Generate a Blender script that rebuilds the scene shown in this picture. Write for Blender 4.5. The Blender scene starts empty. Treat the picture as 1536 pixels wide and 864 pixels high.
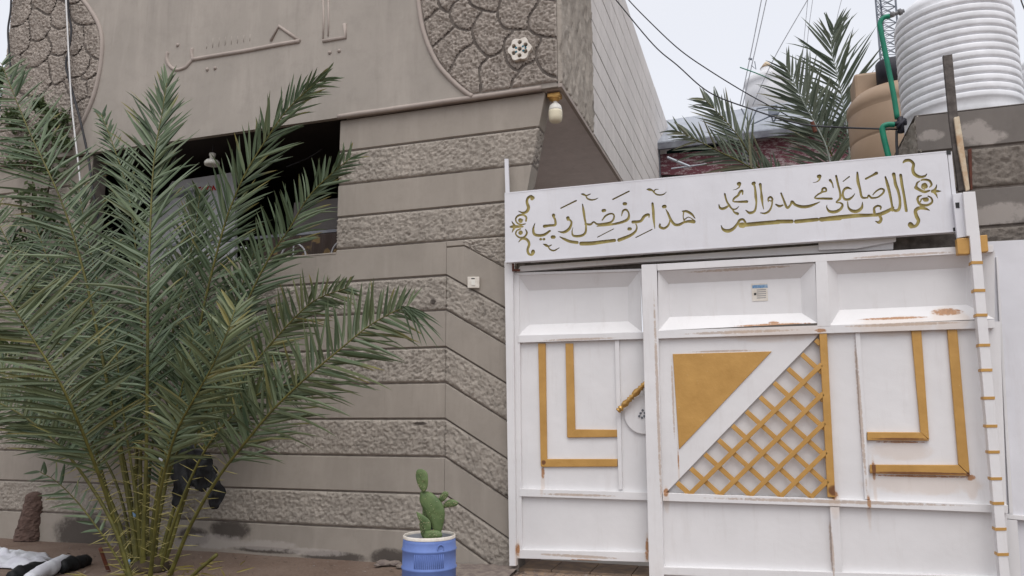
import bpy, bmesh, math, random
import numpy as np
from mathutils import Vector, Matrix, noise as mn
rad = math.radians
random.seed(7)
S = bpy.context.scene
COL = S.collection
# ---------------------------------------------------------------- camera
F = 1130.0
YAW, PITCH, ROLL = rad(18.19), rad(9.15), rad(-0.32)
fw = Vector((-math.sin(YAW)*math.cos(PITCH), math.cos(YAW)*math.cos(PITCH), math.sin(PITCH)))
r0 = Vector((math.cos(YAW), math.sin(YAW), 0)); u0 = r0.cross(fw)
rt = math.cos(ROLL)*r0 + math.sin(ROLL)*u0
up = -math.sin(ROLL)*r0 + math.cos(ROLL)*u0
def ray(px, py): return fw + rt*((px-768)/F) - up*((py-432)/F)
_d = ray(600, 845)
CAM = Vector((0, _d.y/_d.z*1.15, 1.15))
def P(px, py, Y=0.0):
    d = ray(px, py); return CAM + d*((Y-CAM.y)/d.y)
def PX(px, py, X):
    d = ray(px, py); return CAM + d*((X-CAM.x)/d.x)
def PZ(px, py, Z):
    d = ray(px, py); return CAM + d*((Z-CAM.z)/d.z)
cam = bpy.data.cameras.new('camera'); co = bpy.data.objects.new('camera', cam); COL.objects.link(co)
cam.sensor_width = 36; cam.lens = F/1536*36; cam.clip_start = 0.05; cam.clip_end = 2000
co.matrix_world = Matrix(((rt.x, up.x, -fw.x, CAM.x), (rt.y, up.y, -fw.y, CAM.y), (rt.z, up.z, -fw.z, CAM.z), (0, 0, 0, 1)))
S.camera = co
# ---------------------------------------------------------------- world, sun, exposure
SUN_EL, SUN_AZ = rad(60), rad(158)      # sun veiled by cloud, high and behind the camera
w = bpy.data.worlds.new("World"); S.world = w; w.use_nodes = True
nt = w.node_tree; nt.nodes.clear()
wo = nt.nodes.new('ShaderNodeOutputWorld'); bg = nt.nodes.new('ShaderNodeBackground')
sky = nt.nodes.new('ShaderNodeTexSky'); sky.sky_type = 'NISHITA'; sky.sun_disc = False
sky.sun_elevation = SUN_EL; sky.sun_rotation = SUN_AZ; sky.air_density = 1.0; sky.dust_density = 4.0; sky.ozone_density = 1.5
hs = nt.nodes.new('ShaderNodeHueSaturation'); hs.inputs['Saturation'].default_value = 0.22
cl = nt.nodes.new('ShaderNodeMixRGB'); cl.blend_type = 'MIX'; cl.inputs[0].default_value = 0.62
cn_ = nt.nodes.new('ShaderNodeTexNoise'); cn_.inputs['Scale'].default_value = 2.2; cn_.inputs['Detail'].default_value = 3
cr_ = nt.nodes.new('ShaderNodeValToRGB'); cr_.color_ramp.elements[0].position = .3; cr_.color_ramp.elements[1].position = .7
cr_.color_ramp.elements[0].color = (8.2, 8.45, 9.3, 1); cr_.color_ramp.elements[1].color = (8.9, 9.05, 9.6, 1)   # soft veil of cloud
tc_ = nt.nodes.new('ShaderNodeTexCoord'); nt.links.new(tc_.outputs['Generated'], cn_.inputs['Vector']); nt.links.new(cn_.outputs['Fac'], cr_.inputs[0]); nt.links.new(cr_.outputs[0], cl.inputs[2])
nt.links.new(sky.outputs[0], hs.inputs['Color']); nt.links.new(hs.outputs[0], cl.inputs[1])
nt.links.new(cl.outputs[0], bg.inputs[0]); bg.inputs[1].default_value = 0.122
nt.links.new(bg.outputs[0], wo.inputs[0])
sd = bpy.data.lights.new('sun', 'SUN'); sd.energy = 1.35; sd.angle = rad(50); sd.color = (1, .95, .9)
so = bpy.data.objects.new('sun', sd); COL.objects.link(so)
sv = Vector((math.sin(SUN_AZ)*math.cos(SUN_EL), math.cos(SUN_AZ)*math.cos(SUN_EL), math.sin(SUN_EL)))
so.rotation_euler = sv.to_track_quat('Z', 'Y').to_euler(); so.location = (0, -3, 12)
S.view_settings.view_transform = 'Standard'; S.view_settings.look = 'None'; S.view_settings.exposure = 0.13; S.view_settings.gamma = 1
S.render.resolution_x = 1024; S.render.resolution_y = 576
# ---------------------------------------------------------------- materials
def nmat(name):
    m = bpy.data.materials.new(name); m.use_nodes = True
    t = m.node_tree; b = t.nodes['Principled BSDF']; return m, t, b
def tn(t, kind, **kw):
    n = t.nodes.new(kind)
    for k, v in kw.items(): setattr(n, k, v)
    return n
def noi(t, scale, detail=4, rough=.6, vec=None, stretch=None):
    g = tn(t, 'ShaderNodeNewGeometry') if vec is None else None
    v = g.outputs['Position'] if g else vec
    if stretch:
        mp = tn(t, 'ShaderNodeMapping'); mp.inputs['Scale'].default_value = stretch
        t.links.new(v, mp.inputs['Vector']); v = mp.outputs[0]
    n = tn(t, 'ShaderNodeTexNoise'); n.inputs['Scale'].default_value = scale
    n.inputs['Detail'].default_value = detail; n.inputs['Roughness'].default_value = rough
    t.links.new(v, n.inputs['Vector']); return n.outputs['Fac']
def ramp(t, fac, a, b, ca=(0, 0, 0, 1), cb=(1, 1, 1, 1)):
    r = tn(t, 'ShaderNodeValToRGB'); e = r.color_ramp.elements
    e[0].position = a; e[1].position = b; e[0].color = ca; e[1].color = cb
    t.links.new(fac, r.inputs[0]); return r.outputs[0]
def mix(t, fac, a, b, mode='MIX'):
    n = tn(t, 'ShaderNodeMixRGB', blend_type=mode)
    for i, v in enumerate((fac, a, b)):
        if hasattr(v, 'is_linked') or hasattr(v, 'links'): t.links.new(v, n.inputs[i])
        elif isinstance(v, (int, float)): n.inputs[i].default_value = v
        else: n.inputs[i].default_value = (*v[:3], 1)
    return n.outputs[0]
def math_(t, op, a, b=0.0, clamp=False):
    n = tn(t, 'ShaderNodeMath', operation=op, use_clamp=clamp)
    for i, v in enumerate((a, b)):
        if hasattr(v, 'links'): t.links.new(v, n.inputs[i])
        else: n.inputs[i].default_value = v
    return n.outputs[0]
def bump(t, b, h, strength, dist=.01):
    n = tn(t, 'ShaderNodeBump'); n.inputs['Strength'].default_value = strength; n.inputs['Distance'].default_value = dist
    t.links.new(h, n.inputs['Height']); t.links.new(n.outputs[0], b.inputs['Normal'])
def spots(t, items, jit=.35, nscale=18):
    """mask of noisy elliptical stains at world places (x, z, rx, rz)"""
    g = tn(t, 'ShaderNodeNewGeometry'); s = tn(t, 'ShaderNodeSeparateXYZ'); t.links.new(g.outputs['Position'], s.inputs[0])
    tot = None
    for (x, z, rx, rz) in items:
        a = math_(t, 'DIVIDE', math_(t, 'SUBTRACT', s.outputs[0], x), rx)
        c = math_(t, 'DIVIDE', math_(t, 'SUBTRACT', s.outputs[2], z), rz)
        d = math_(t, 'ADD', math_(t, 'MULTIPLY', a, a), math_(t, 'MULTIPLY', c, c))
        m = math_(t, 'SUBTRACT', 1.0, d, True)
        tot = m if tot is None else math_(t, 'MAXIMUM', tot, m)
    n = noi(t, nscale, 6, .7)
    q = math_(t, 'ADD', tot, math_(t, 'MULTIPLY', math_(t, 'SUBTRACT', n, .5), jit*4))
    return math_(t, 'MULTIPLY', math_(t, 'MULTIPLY', q, 1.6, True), math_(t, 'MULTIPLY', tot, 3, True))
def simple(name, c1, c2=None, scale=4, rough=.7, bs=60, bstr=.2, metal=0, spec=.3, lo=.35, hi=.65):
    m, t, b = nmat(name); c2 = c2 or tuple(x*.8 for x in c1)
    t.links.new(mix(t, ramp(t, noi(t, scale), lo, hi), c1, c2), b.inputs['Base Color'])
    b.inputs['Roughness'].default_value = rough; b.inputs['Metallic'].default_value = metal
    b.inputs['Specular IOR Level'].default_value = spec
    if bstr: bump(t, b, noi(t, bs, 6, .65), bstr, .004)
    return m
def plaster(name, c1, c2, rough_relief=False, stains=None, pale=None):
    m, t, b = nmat(name)
    base = mix(t, ramp(t, noi(t, 1.3, 5, .6), .3, .7), c1, c2)
    base = mix(t, math_(t, 'MULTIPLY', ramp(t, noi(t, 6, 9, .75), .48, .72), .5), base, tuple(x*.72 for x in c1))
    base = mix(t, math_(t, 'MULTIPLY', ramp(t, noi(t, 2.2, 4, .6, stretch=(3, 3, .5)), .5, .75), .3), base, tuple(min(1, x*1.3) for x in c1))
    base = mix(t, math_(t, 'MULTIPLY', ramp(t, noi(t, 3.1, 6, .65, stretch=(4, 4, .4)), .56, .8), .4), base, tuple(x*.62 for x in c1))
    if stains:
        base = mix(t, math_(t, 'MULTIPLY', spots(t, stains), .85), base, (.055, .045, .04))
    if pale:
        base = mix(t, math_(t, 'MULTIPLY', spots(t, pale, .7, 14), .6), base, (.44, .40, .37))
    t.links.new(base, b.inputs['Base Color'])
    b.inputs['Roughness'].default_value = .92; b.inputs['Specular IOR Level'].default_value = .15
    if rough_relief: bump(t, b, noi(t, 66, 5, .75), .9, .012)
    else: bump(t, b, math_(t, 'ADD', noi(t, 260, 3, .6), math_(t, 'MULTIPLY', noi(t, 7, 4, .5), 1.5)), .35, .004)
    return m
CP, CQ = (.345, .308, .268), (.285, .255, .222)
def pz(px, py, rx, rz, Y=0): v = P(px, py, Y); return (v.x, v.z, rx, rz)
M = {}
M['plaster'] = plaster('grey brown plaster', CP, CQ,
    stains=[pz(125, 800, .40, .20), pz(200, 802, .34, .15), pz(345, 795, .24, .10), pz(290, 805, .2, .09), pz(500, 835, .35, .05), pz(400, 825, .4, .03), pz(585, 838, .2, .09), pz(765, 520, .03, .05)],
    pale=[pz(320, 812, .42, .07), pz(400, 818, .35, .05), pz(470, 828, .35, .035)])
M['upper'] = plaster('smooth grey plaster', (.375, .340, .303), (.32, .292, .26))
M['rough'] = plaster('rough sprayed plaster', (.44, .395, .345), (.33, .295, .257), True, stains=[pz(650, 452, .03, .03), pz(630, 635, .07, .015)])
M['stone'] = plaster('rough scale stone plaster', (.44, .39, .345), (.34, .30, .265), True)
M['joint'] = simple('dark recessed joint', (.19, .165, .145), (.13, .11, .098), 12, .95)
M['mortar'] = simple('panel mortar', (.19, .165, .145), (.14, .12, .105), 12, .95)
M['molding'] = plaster('moulding plaster', (.40, .345, .31), (.35, .305, .275))
M['siding'] = plaster('pale cladding slab', (.66, .625, .60), (.56, .53, .51))
M['soffit'] = plaster('soffit paint', (.68, .62, .60), (.64, .58, .56))
M['dark'] = simple('near black shade colour', (.030, .024, .022), (.022, .018, .017), 3, .9)  # near black colour puts the shade of porch and canopy into the surfaces
M['cement'] = plaster('grey cement', (.19, .172, .158), (.15, .136, .125), pale=[pz(1465, 195, .11, .10, .1), pz(1480, 205, .14, .06, .1), pz(1398, 202, .09, .05, .1), pz(1500, 320, .25, .09, .1)])
M['block'] = plaster('rough split block', (.26, .23, .20), (.19, .167, .148), True)
GY = -.1
rustspots = [pz(1420, 468, .10, .028, GY), pz(1340, 478, .22, .010, GY), pz(1160, 488, .28, .010, GY), pz(1160, 485, .04, .012, GY),
             pz(1455, 716, .03, .02, GY), pz(1380, 714, .3, .008, GY), pz(1350, 663, .16, .007, GY), pz(1302, 752, .012, .05, GY), pz(1310, 706, .012, .07, GY),
             pz(1018, 690, .006, .07, GY), pz(1000, 738, .02, .03, GY), pz(781, 822, .014, .05, 0), pz(972, 822, .014, .08, 0), pz(816, 708, .015, .05, 0), pz(885, 838, .14, .006, 0),
             pz(1230, 497, .04, .015, GY), pz(1250, 742, .03, .03, GY), pz(1060, 270, .02, .05, GY)]
seamspots = [pz(1110, 499, .42, .012, GY), pz(1350, 488, .36, .012, GY), pz(1240, 751, .85, .012, GY), pz(870, 510, .3, .010, 0), pz(870, 741, .3, .010, 0), pz(870, 832, .32, .012, 0),
             pz(988, 600, .012, .8, GY), pz(1290, 620, .012, .55, GY), pz(1247, 820, .012, .2, GY), pz(1110, 405, .4, .010, GY), pz(1350, 385, .35, .010, GY), pz(1084, 527, .24, .008, GY), pz(1010, 600, .008, .3, GY)]
def white_paint(name, c=(.74, .735, .76), rust=True):
    m, t, b = nmat(name)
    base = mix(t, ramp(t, noi(t, 1.6, 4, .6), .35, .7), c, tuple(x*.9 for x in c))
    st = ramp(t, noi(t, 4, 6, .7, stretch=(4, 4, .5)), .55, .9)
    base = mix(t, math_(t, 'MULTIPLY', st, .34), base, (.45, .40, .37))
    grime = ramp(t, noi(t, 34, 6, .75), .68, .78)
    base = mix(t, math_(t, 'MULTIPLY', grime, .25), base, (.33, .28, .25))
    if rust:
        base = mix(t, math_(t, 'MULTIPLY', spots(t, rustspots, .75, 55), .95), base, mix(t, noi(t, 60, 4), (.50, .20, .05), (.13, .05, .02)))
        base = mix(t, math_(t, 'MULTIPLY', spots(t, seamspots, .9, 42), .6), base, mix(t, noi(t, 30, 4), (.52, .34, .20), (.22, .15, .11)))
        wide = [(x, z-.05, rx*1.3, rz*1.6+.06) for x, z, rx, rz in rustspots]
        base = mix(t, math_(t, 'MULTIPLY', spots(t, wide, .45, 12), .28), base, (.55, .38, .24))
    t.links.new(base, b.inputs['Base Color'])
    b.inputs['Roughness'].default_value = .42; b.inputs['Specular IOR Level'].default_value = .35
    bump(t, b, math_(t, 'ADD', noi(t, 3.5, 3, .5), math_(t, 'MULTIPLY', noi(t, 120, 4), .06)), .38, .02)
    return m
M['white'] = white_paint('white gloss gate paint', (.745, .735, .74))
M['clean'] = white_paint('white sign paint', (.70, .70, .735), False)
def gold_paint():
    m, t, b = nmat('ochre gold paint')
    base = mix(t, ramp(t, noi(t, 7, 5), .3, .7), (.54, .305, .085), (.44, .24, .06))
    base = mix(t, math_(t, 'MULTIPLY', spots(t, [(x, z+.02, rx*1.2, rz*1.1) for x, z, rx, rz in rustspots[4:9]]+[pz(1250, 735, .04, .04, GY), pz(818, 693, .02, .02, 0)], .3, 40), .9), base, (.14, .05, .02))
    base = mix(t, ramp(t, noi(t, 45, 5, .7), .66, .72), base, (.60, .42, .22))
    t.links.new(base, b.inputs['Base Color']); b.inputs['Roughness'].default_value = .45; b.inputs['Metallic'].default_value = .15
    bump(t, b, noi(t, 30, 5), .3, .006); return m
M['gold'] = gold_paint()
M['goldmetal'] = simple('brassy gold metal', (.60, .37, .12), (.42, .23, .07), 30, .3, 90, .2, .7, .5)
M['signgold'] = simple('olive gold backing', (.46, .38, .13), (.33, .26, .09), 20, .5, 50, .1, .1)
M['black'] = simple('black rubber', (.015, .015, .017), (.03, .03, .03), 8, .5)
M['rust'] = simple('rusted steel', (.13, .115, .105), (.07, .06, .055), 25, .8, 60, .6)
M['paleplank'] = simple('cream weathered plank', (.62, .55, .42), (.45, .30, .18), 12, .8)
M['wire'] = simple('dark cable sheath', (.025, .025, .03), (.05, .05, .055), 5, .6, 50, 0)
M['greywire'] = simple('grey guy wire', (.35, .36, .38), (.25, .25, .27), 5, .6, 50, 0)
M['whitewire'] = simple('white cable sheath', (.7, .7, .7), (.55, .55, .55), 5, .6, 50, 0)
M['ceramic'] = simple('cream glazed ceramic', (.72, .68, .62), (.6, .55, .48), 30, .35, 60, .1)
M['teal'] = simple('teal glaze', (.03, .16, .22), (.02, .1, .14), 10, .4)
M['plastic'] = simple('white lamp plastic', (.75, .73, .68), (.7, .68, .62), 5, .4, 50, 0)
M['diffuser'] = simple('cream lamp diffuser', (.72, .66, .50), (.66, .6, .45), 5, .35, 50, 0)
M['bluepot'] = simple('cornflower blue plastic', (.15, .23, .53), (.12, .185, .44), 9, .5, 60, .1)
M['potinside'] = simple('pale pot lining', (.45, .47, .52), (.3, .3, .32), 6, .6)
M['soil'] = simple('dark potting soil', (.05, .035, .025), (.03, .02, .015), 30, .95, 60, .8)
M['tank'] = simple('white polyethylene', (.82, .83, .86), (.66, .67, .69), 6, .42, 20, .08)
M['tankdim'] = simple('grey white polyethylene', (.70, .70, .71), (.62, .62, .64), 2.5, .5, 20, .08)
M['browntank'] = simple('tan polyethylene', (.39, .28, .195), (.33, .235, .16), 2.5, .5, 20, .1)
M['lid'] = simple('dark tank lid', (.035, .035, .045), (.02, .02, .03), 8, .5)
M['greenpipe'] = simple('green water pipe', (.015, .22, .13), (.01, .16, .1), 8, .35, 50, 0)
M['greypipe'] = simple('grey pipe fitting', (.12, .12, .13), (.3, .3, .3), 30, .5)
M['roofmetal'] = simple('galvanised roof sheet', (.36, .385, .43), (.30, .32, .36), 2, .4, 20, .1, .2)
M['gutter'] = simple('grey purlin', (.17, .18, .20), (.1, .1, .12), 6, .6)
M['tower'] = simple('galvanised tower steel', (.20, .22, .26), (.15, .17, .2), 3, .6, 40, 0)
M['greencloth'] = simple('dark green awning', (.01, .07, .06), (.008, .045, .04), 6, .8)
M['blackplastic'] = simple('black plastic bag', (.008, .009, .010), (.014, .014, .015), 20, .55, 25, .5, 0, .2)
M['whitecloth'] = simple('white plastic wrap', (.62, .64, .68), (.5, .5, .55), 8, .55, 14, .8)
M['greyboard'] = simple('pale grey board', (.44, .44, .46), (.36, .36, .37), 4, .6)
M['dimboard'] = simple('brown grey board', (.11, .10, .095), (.09, .08, .075), 4, .7)
M['red'] = simple('red lettering', (.55, .02, .02), (.25, .01, .01), 10, .6, 50, 0)
M['rail'] = simple('white wrought iron', (.35, .35, .37), (.28, .28, .3), 20, .5)
M['bluefoil'] = simple('blue printed wrapper', (.08, .22, .42), (.35, .45, .55), 40, .4)
M['paving'] = simple('pale bounce floor', (.55, .52, .48), (.45, .42, .39), 3, .9)
def wet_ground():
    m, t, b = nmat('reddish dirt ground')
    base = mix(t, ramp(t, noi(t, 2.5, 6), .3, .7), (.145, .095, .07), (.20, .145, .112))
    base = mix(t, math_(t, 'MULTIPLY', ramp(t, noi(t, 40, 6, .7), .5, .7), .6), base, (.24, .17, .13))
    t.links.new(base, b.inputs['Base Color']); b.inputs['Roughness'].default_value = .9
    bump(t, b, noi(t, 45, 8, .7), .7, .02); return m
M['ground'] = wet_ground()
M['threshold'] = simple('mottled threshold tile', (.30, .21, .14), (.19, .14, .11), 14, .8, 60, .4)
M['rubble'] = simple('crumbled cement', (.25, .21, .18), (.15, .12, .11), 20, .95, 30, .9)
def curtain_mat():
    m, t, b = nmat('brown curtain with gold leaves')
    g = tn(t, 'ShaderNodeNewGeometry'); v = tn(t, 'ShaderNodeTexVoronoi'); v.inputs['Scale'].default_value = 9
    v.feature = 'SMOOTH_F1'
    t.links.new(g.outputs['Position'], v.inputs['Vector'])
    f = ramp(t, math_(t, 'ADD', v.outputs['Distance'], math_(t, 'MULTIPLY', noi(t, 40, 3), .35)), .42, .5, (1, 1, 1, 1), (0, 0, 0, 1))
    t.links.new(mix(t, f, (.03, .018, .014), (.13, .085, .035)), b.inputs['Base Color']); b.inputs['Roughness'].default_value = .9; return m
M['curtain'] = curtain_mat()
def shade_mat():
    m, t, b = nmat('maroon patterned fabric')
    f = ramp(t, noi(t, 7, 5, .8, stretch=(1, 1, 3)), .5, .56)
    t.links.new(mix(t, f, (.17, .055, .07), (.40, .32, .32)), b.inputs['Base Color']); b.inputs['Roughness'].default_value = .9; return m
M['maroon'] = shade_mat()
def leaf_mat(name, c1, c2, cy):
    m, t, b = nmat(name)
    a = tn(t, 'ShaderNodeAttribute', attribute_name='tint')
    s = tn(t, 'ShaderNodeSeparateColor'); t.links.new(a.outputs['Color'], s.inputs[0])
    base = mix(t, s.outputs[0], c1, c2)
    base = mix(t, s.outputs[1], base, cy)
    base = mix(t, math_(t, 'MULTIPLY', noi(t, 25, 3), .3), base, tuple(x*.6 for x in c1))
    t.links.new(base, b.inputs['Base Color']); b.inputs['Roughness'].default_value = .45; b.inputs['Specular IOR Level'].default_value = .4
    tr = tn(t, 'ShaderNodeBsdfTranslucent'); t.links.new(base, tr.inputs[0])
    mx = tn(t, 'ShaderNodeMixShader'); mx.inputs[0].default_value = .15
    out = t.nodes['Material Output']; t.links.new(b.outputs[0], mx.inputs[1]); t.links.new(tr.outputs[0], mx.inputs[2]); t.links.new(mx.outputs[0], out.inputs[0])
    return m
M['leaf'] = leaf_mat('date palm leaflet', (.048, .080, .038), (.165, .222, .130), (.30, .24, .06))
M['leaf2'] = leaf_mat('far palm leaflet', (.085, .115, .08), (.22, .25, .19), (.33, .29, .17))
M['shrub'] = leaf_mat('small shrub leaf', (.045, .075, .025), (.11, .145, .06), (.2, .2, .08))
M['cactus'] = simple('cactus pad green', (.125, .175, .07), (.075, .12, .045), 14, .5, 80, .3)
M['rachis'] = simple('olive frond stalk', (.135, .125, .03), (.07, .068, .02), 14, .5, 60, .2)
M['rachispale'] = simple('pale frond stalk', (.42, .46, .44), (.3, .34, .28), 14, .5, 60, .2)
M['thorn'] = simple('straw thorn', (.36, .32, .12), (.25, .22, .08), 14, .6, 60, 0)
M['brownstalk'] = simple('dead brown stalk', (.14, .045, .025), (.09, .03, .02), 20, .7)
M['bark'] = simple('brown bark', (.07, .05, .032), (.04, .03, .02), 20, .9, 40, .9)
# ---------------------------------------------------------------- object helpers
ORG = {}
def tag(o, label=None, cat=None, group=None, kind=None):
    for k, v in (('label', label), ('category', cat), ('group', group), ('kind', kind)):
        if v: o[k] = v
    return o
def thing(name, label, cat, loc=(0, 0, 0), group=None):
    o = bpy.data.objects.new(name, None); COL.objects.link(o); o.location = loc; o.empty_display_size = .1
    ORG[o.name] = Vector(loc); return tag(o, label, cat, group)
def obj(name, V, Fc, mat, parent=None, smooth=False, bev=0, tint=None):
    """verts are world points; stored relative to the thing's base"""
    base = ORG.get(parent.name, Vector()) if parent else Vector()
    me = bpy.data.meshes.new(name)
    me.from_pydata([tuple(Vector(v)-base) for v in V], [], Fc)
    me.materials.append(M[mat])
    if smooth: me.shade_smooth()
    if tint is not None:
        at = me.color_attributes.new('tint', 'FLOAT_COLOR', 'POINT')
        at.data.foreach_set('color', np.array(tint, 'f').ravel())
    me.update()
    o = bpy.data.objects.new(name, me); COL.objects.link(o)
    if parent: o.parent = parent; ORG[o.name] = base
    else: ORG[o.name] = Vector()
    if bev:
        b = o.modifiers.new('bevel', 'BEVEL'); b.width = bev; b.segments = 2; b.limit_method = 'ANGLE'; b.angle_limit = rad(50)
    return o
class MB:
    def __init__(s): s.V = []; s.F = []; s.T = []
    def add(s, V, Fc, tint=None):
        n = len(s.V); s.V += [Vector(v) for v in V]; s.F += [tuple(i+n for i in f) for f in Fc]
        if tint is not None: s.T += [tint]*len(V)
    def prism(s, pts, y0, y1):       # pts: (x,z) polygon in a wall plane
        n = len(pts); s.add([(x, y0, z) for x, z in pts]+[(x, y1, z) for x, z in pts],
            [tuple(range(n)), tuple(range(2*n-1, n-1, -1))]+[(i, i+n, (i+1) % n+n, (i+1) % n) for i in range(n)])
    def box(s, a, b):
        x0, y0, z0 = a; x1, y1, z1 = b
        s.prism([(x0, z0), (x1, z0), (x1, z1), (x0, z1)], y0, y1)
    def tube(s, pts, r, n=8, cap=True):
        pts = [Vector(p) for p in pts]; rr = r if hasattr(r, '__len__') else [r]*len(pts)
        T = [(pts[min(i+1, len(pts)-1)]-pts[max(i-1, 0)]).normalized() for i in range(len(pts))]
        ref = Vector((0, 0, 1)) if abs(T[0].z) < .9 else Vector((1, 0, 0))
        a = T[0].cross(ref).normalized(); V = []
        for p, t, q in zip(pts, T, rr):
            a = (a-t*a.dot(t)).normalized(); b = t.cross(a)
            V += [p+(a*math.cos(2*math.pi*k/n)+b*math.sin(2*math.pi*k/n))*q for k in range(n)]
        Fc = [(i*n+k, i*n+(k+1) % n, (i+1)*n+(k+1) % n, (i+1)*n+k) for i in range(len(pts)-1) for k in range(n)]
        if cap: Fc += [tuple(range(n-1, -1, -1)), tuple((len(pts)-1)*n+k for k in range(n))]
        s.add(V, Fc)
    def lathe(s, prof, c, n=32, axis='Z', cap=True, up_=None):
        """prof: (r,h) list along the axis from centre c"""
        c = Vector(c); u = Vector(up_).normalized() if up_ is not None else Vector((0, 0, 1))
        a = u.orthogonal().normalized(); b = u.cross(a); V = []
        for r, h in prof: V += [c+u*h+(a*math.cos(2*math.pi*k/n)+b*math.sin(2*math.pi*k/n))*r for k in range(n)]
        Fc = [(i*n+k, i*n+(k+1) % n, (i+1)*n+(k+1) % n, (i+1)*n+k) for i in range(len(prof)-1) for k in range(n)]
        if cap: Fc += [tuple(range(n-1, -1, -1)), tuple((len(prof)-1)*n+k for k in range(n))]
        s.add(V, Fc)
    def out(s, name, mat, parent=None, smooth=False, bev=0):
        return obj(name, s.V, s.F, mat, parent, smooth, bev, s.T if s.T else None)
def smoothpts(p, k=6):
    p = [np.array(q, float) for q in p]
    if len(p) < 3: return p
    q = [2*p[0]-p[1]]+p+[2*p[-1]-p[-2]]; o = []
    for i in range(1, len(q)-2):
        a, b, c, d = q[i-1:i+3]
        for j in range(k):
            t = j/k; o.append(.5*((2*b)+(-a+c)*t+(2*a-5*b+4*c-d)*t*t+(-a+3*b-3*c+d)*t**3))
    o.append(p[-1]); return o
def xz(pts, Y): return [(lambda v: (v.x, v.z))(P(x, y, Y)) for x, y in pts]
def plate(name, pts_px, Y, thick, mat, parent, bev=.002, ydiff=0):
    m = MB(); m.prism(xz(pts_px, Y), Y, Y+thick); return m.out(name, mat, parent, False, bev)
def patch(name, A, B, C, D, mat, parent, relief, nrm=(0, -1, 0), res=.013, h0=.012, back=.02, rnd=.014):
    """A bl, B br, C tr, D tl; a panel standing proud with rounded arrises and real relief"""
    A, B, C, D = map(Vector, (A, B, C, D)); N = Vector(nrm)
    nx = max(2, int((B-A).length/res)); nz = max(2, int(max((D-A).length, (C-B).length)/res))
    V = []; L = max((B-A).length, .01)
    Hm = max((D-A).length, (C-B).length, .03); sm_ = relief is r_plain
    def par(k, n_, L_):
        t = min(max(k, 0), n_)/n_
        if sm_:
            if k == 1: t = min(t, .007/L_)
            if k == n_-1: t = max(t, 1-.007/L_)
        return t
    if sm_: nx = max(nx, 4); nz = max(nz, 4); rnd = .006
    for j in range(-1, nz+2):
        v = par(j, nz, Hm); l = A.lerp(D, v); r = B.lerp(C, v); H = (D-A).length*(1-.5)+(C-B).length*.5
        for i in range(-1, nx+2):
            u = par(i, nx, L); p = l.lerp(r, u)
            if i < 0 or j < 0 or i > nx or j > nz: V.append(p-N*back); continue
            Hh = (D-A).length*(1-u)+(C-B).length*u
            e = min(v*Hh, (1-v)*Hh)
            k = min(1, e/rnd); k = k*(2-k)
            V.append(p+N*(h0*k-h0+relief(p)*k))
    W_ = nx+3
    Fc = [(j*W_+i, j*W_+i+1, (j+1)*W_+i+1, (j+1)*W_+i) for j in range(nz+2) for i in range(nx+2)]
    o = obj(name, V, Fc, mat, parent, True)
    if sm_: o.data.set_sharp_from_angle(angle=rad(28))
    return o
def r_rough(p):
    a = mn.noise(Vector((p.x*36, p.y*36, p.z*52))); b = mn.noise(p*80+Vector((7, 3, 1)))
    return .011*(1-min(.5, abs(a))*3.4)-.003+.006*b
def r_plain(p): return .0018*mn.noise(p*5)+.0008*mn.noise(p*22)
def r_bark(p):
    q = Vector((p.x*26, p.y*26, p.z*5)); return .022*(1-min(.5, abs(mn.noise(q)))*3.2)+.006*mn.noise(Vector((p.x*70, p.y*70, p.z*25)))
# ================================================================ SETTING
zb = P(505, 180).z                        # underside of the upper storey
Xc = P(843, 135).x; XL = P(15, 100).x; Xk = P(668, 600).x; XwR = P(507, 300).x; XwL = P(134, 300).x; XE = P(-110, 600).x
ztop = P(700, -190).z
n = 50; V = []; Fc = []
gx = [-60, -30, -12, -8]+[-7+i*.14 for i in range(1, 84)]+[8, 14, 30, 60]; gy = [-40, -12, -7]+[-6.4+i*.14 for i in range(1, 60)]+[4, 10, 30, 120, 400]
for y in gy:
    for x in gx: V.append((x, y, .008*mn.noise(Vector((x*2, y*2, 0)))-.004 if abs(x) < 8 and -7 < y < 3 else -.004))
Fc = [(j*len(gx)+i, j*len(gx)+i+1, (j+1)*len(gx)+i+1, (j+1)*len(gx)+i) for j in range(len(gy)-1) for i in range(len(gx)-1)]
tag(obj('ground', V, Fc, 'ground', smooth=True), kind='structure')
m = MB(); m.box((P(775, 600).x+.05, .4, -.02), (8, 9, .006)); tag(m.out('bounce_floor', 'paving'), kind='structure')  # unseen pale floor added to bounce light up onto the soffit
# ================================================================ HOUSE
house = thing('house', 'grey brown plastered house with rough and smooth bands and raised lettering', 'house', (P(600, 600).x, 0, 0))
gk = [208, 260, 311, 361, 413, 465, 520.7, 574, 628.5, 685.6, 742, 798]
Z = [P(668, y).z for y in gk]; G = .0055
zs = P(480, 381).z
core = MB()
slant = lambda z: P(788, 300).x+(P(818, 139).x-P(788, 300).x)*max(0, (z-P(788, 300).z))/(zb-P(788, 300).z)
core.prism([(XwR, -.1), (P(775, 600).x, -.1), (slant(P(788, 300).z), P(788, 300).z), (slant(zb)-.006, zb-.003), (XwR, zb-.003)], .014, .17)
core.prism([(XwL+.002, -.1), (XwR-.002, -.1), (XwR-.002, zs-.01), (XwL+.002, zs-.01)], .0142, .171)
core.prism([(XE, -.1), (XwL, -.1), (XwL, zb-.003), (XE, zb-.003)], .0144, .172)
core.out('wall_core', 'joint', house)
bounds = [zb-.005]+Z+[-.02]
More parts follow.
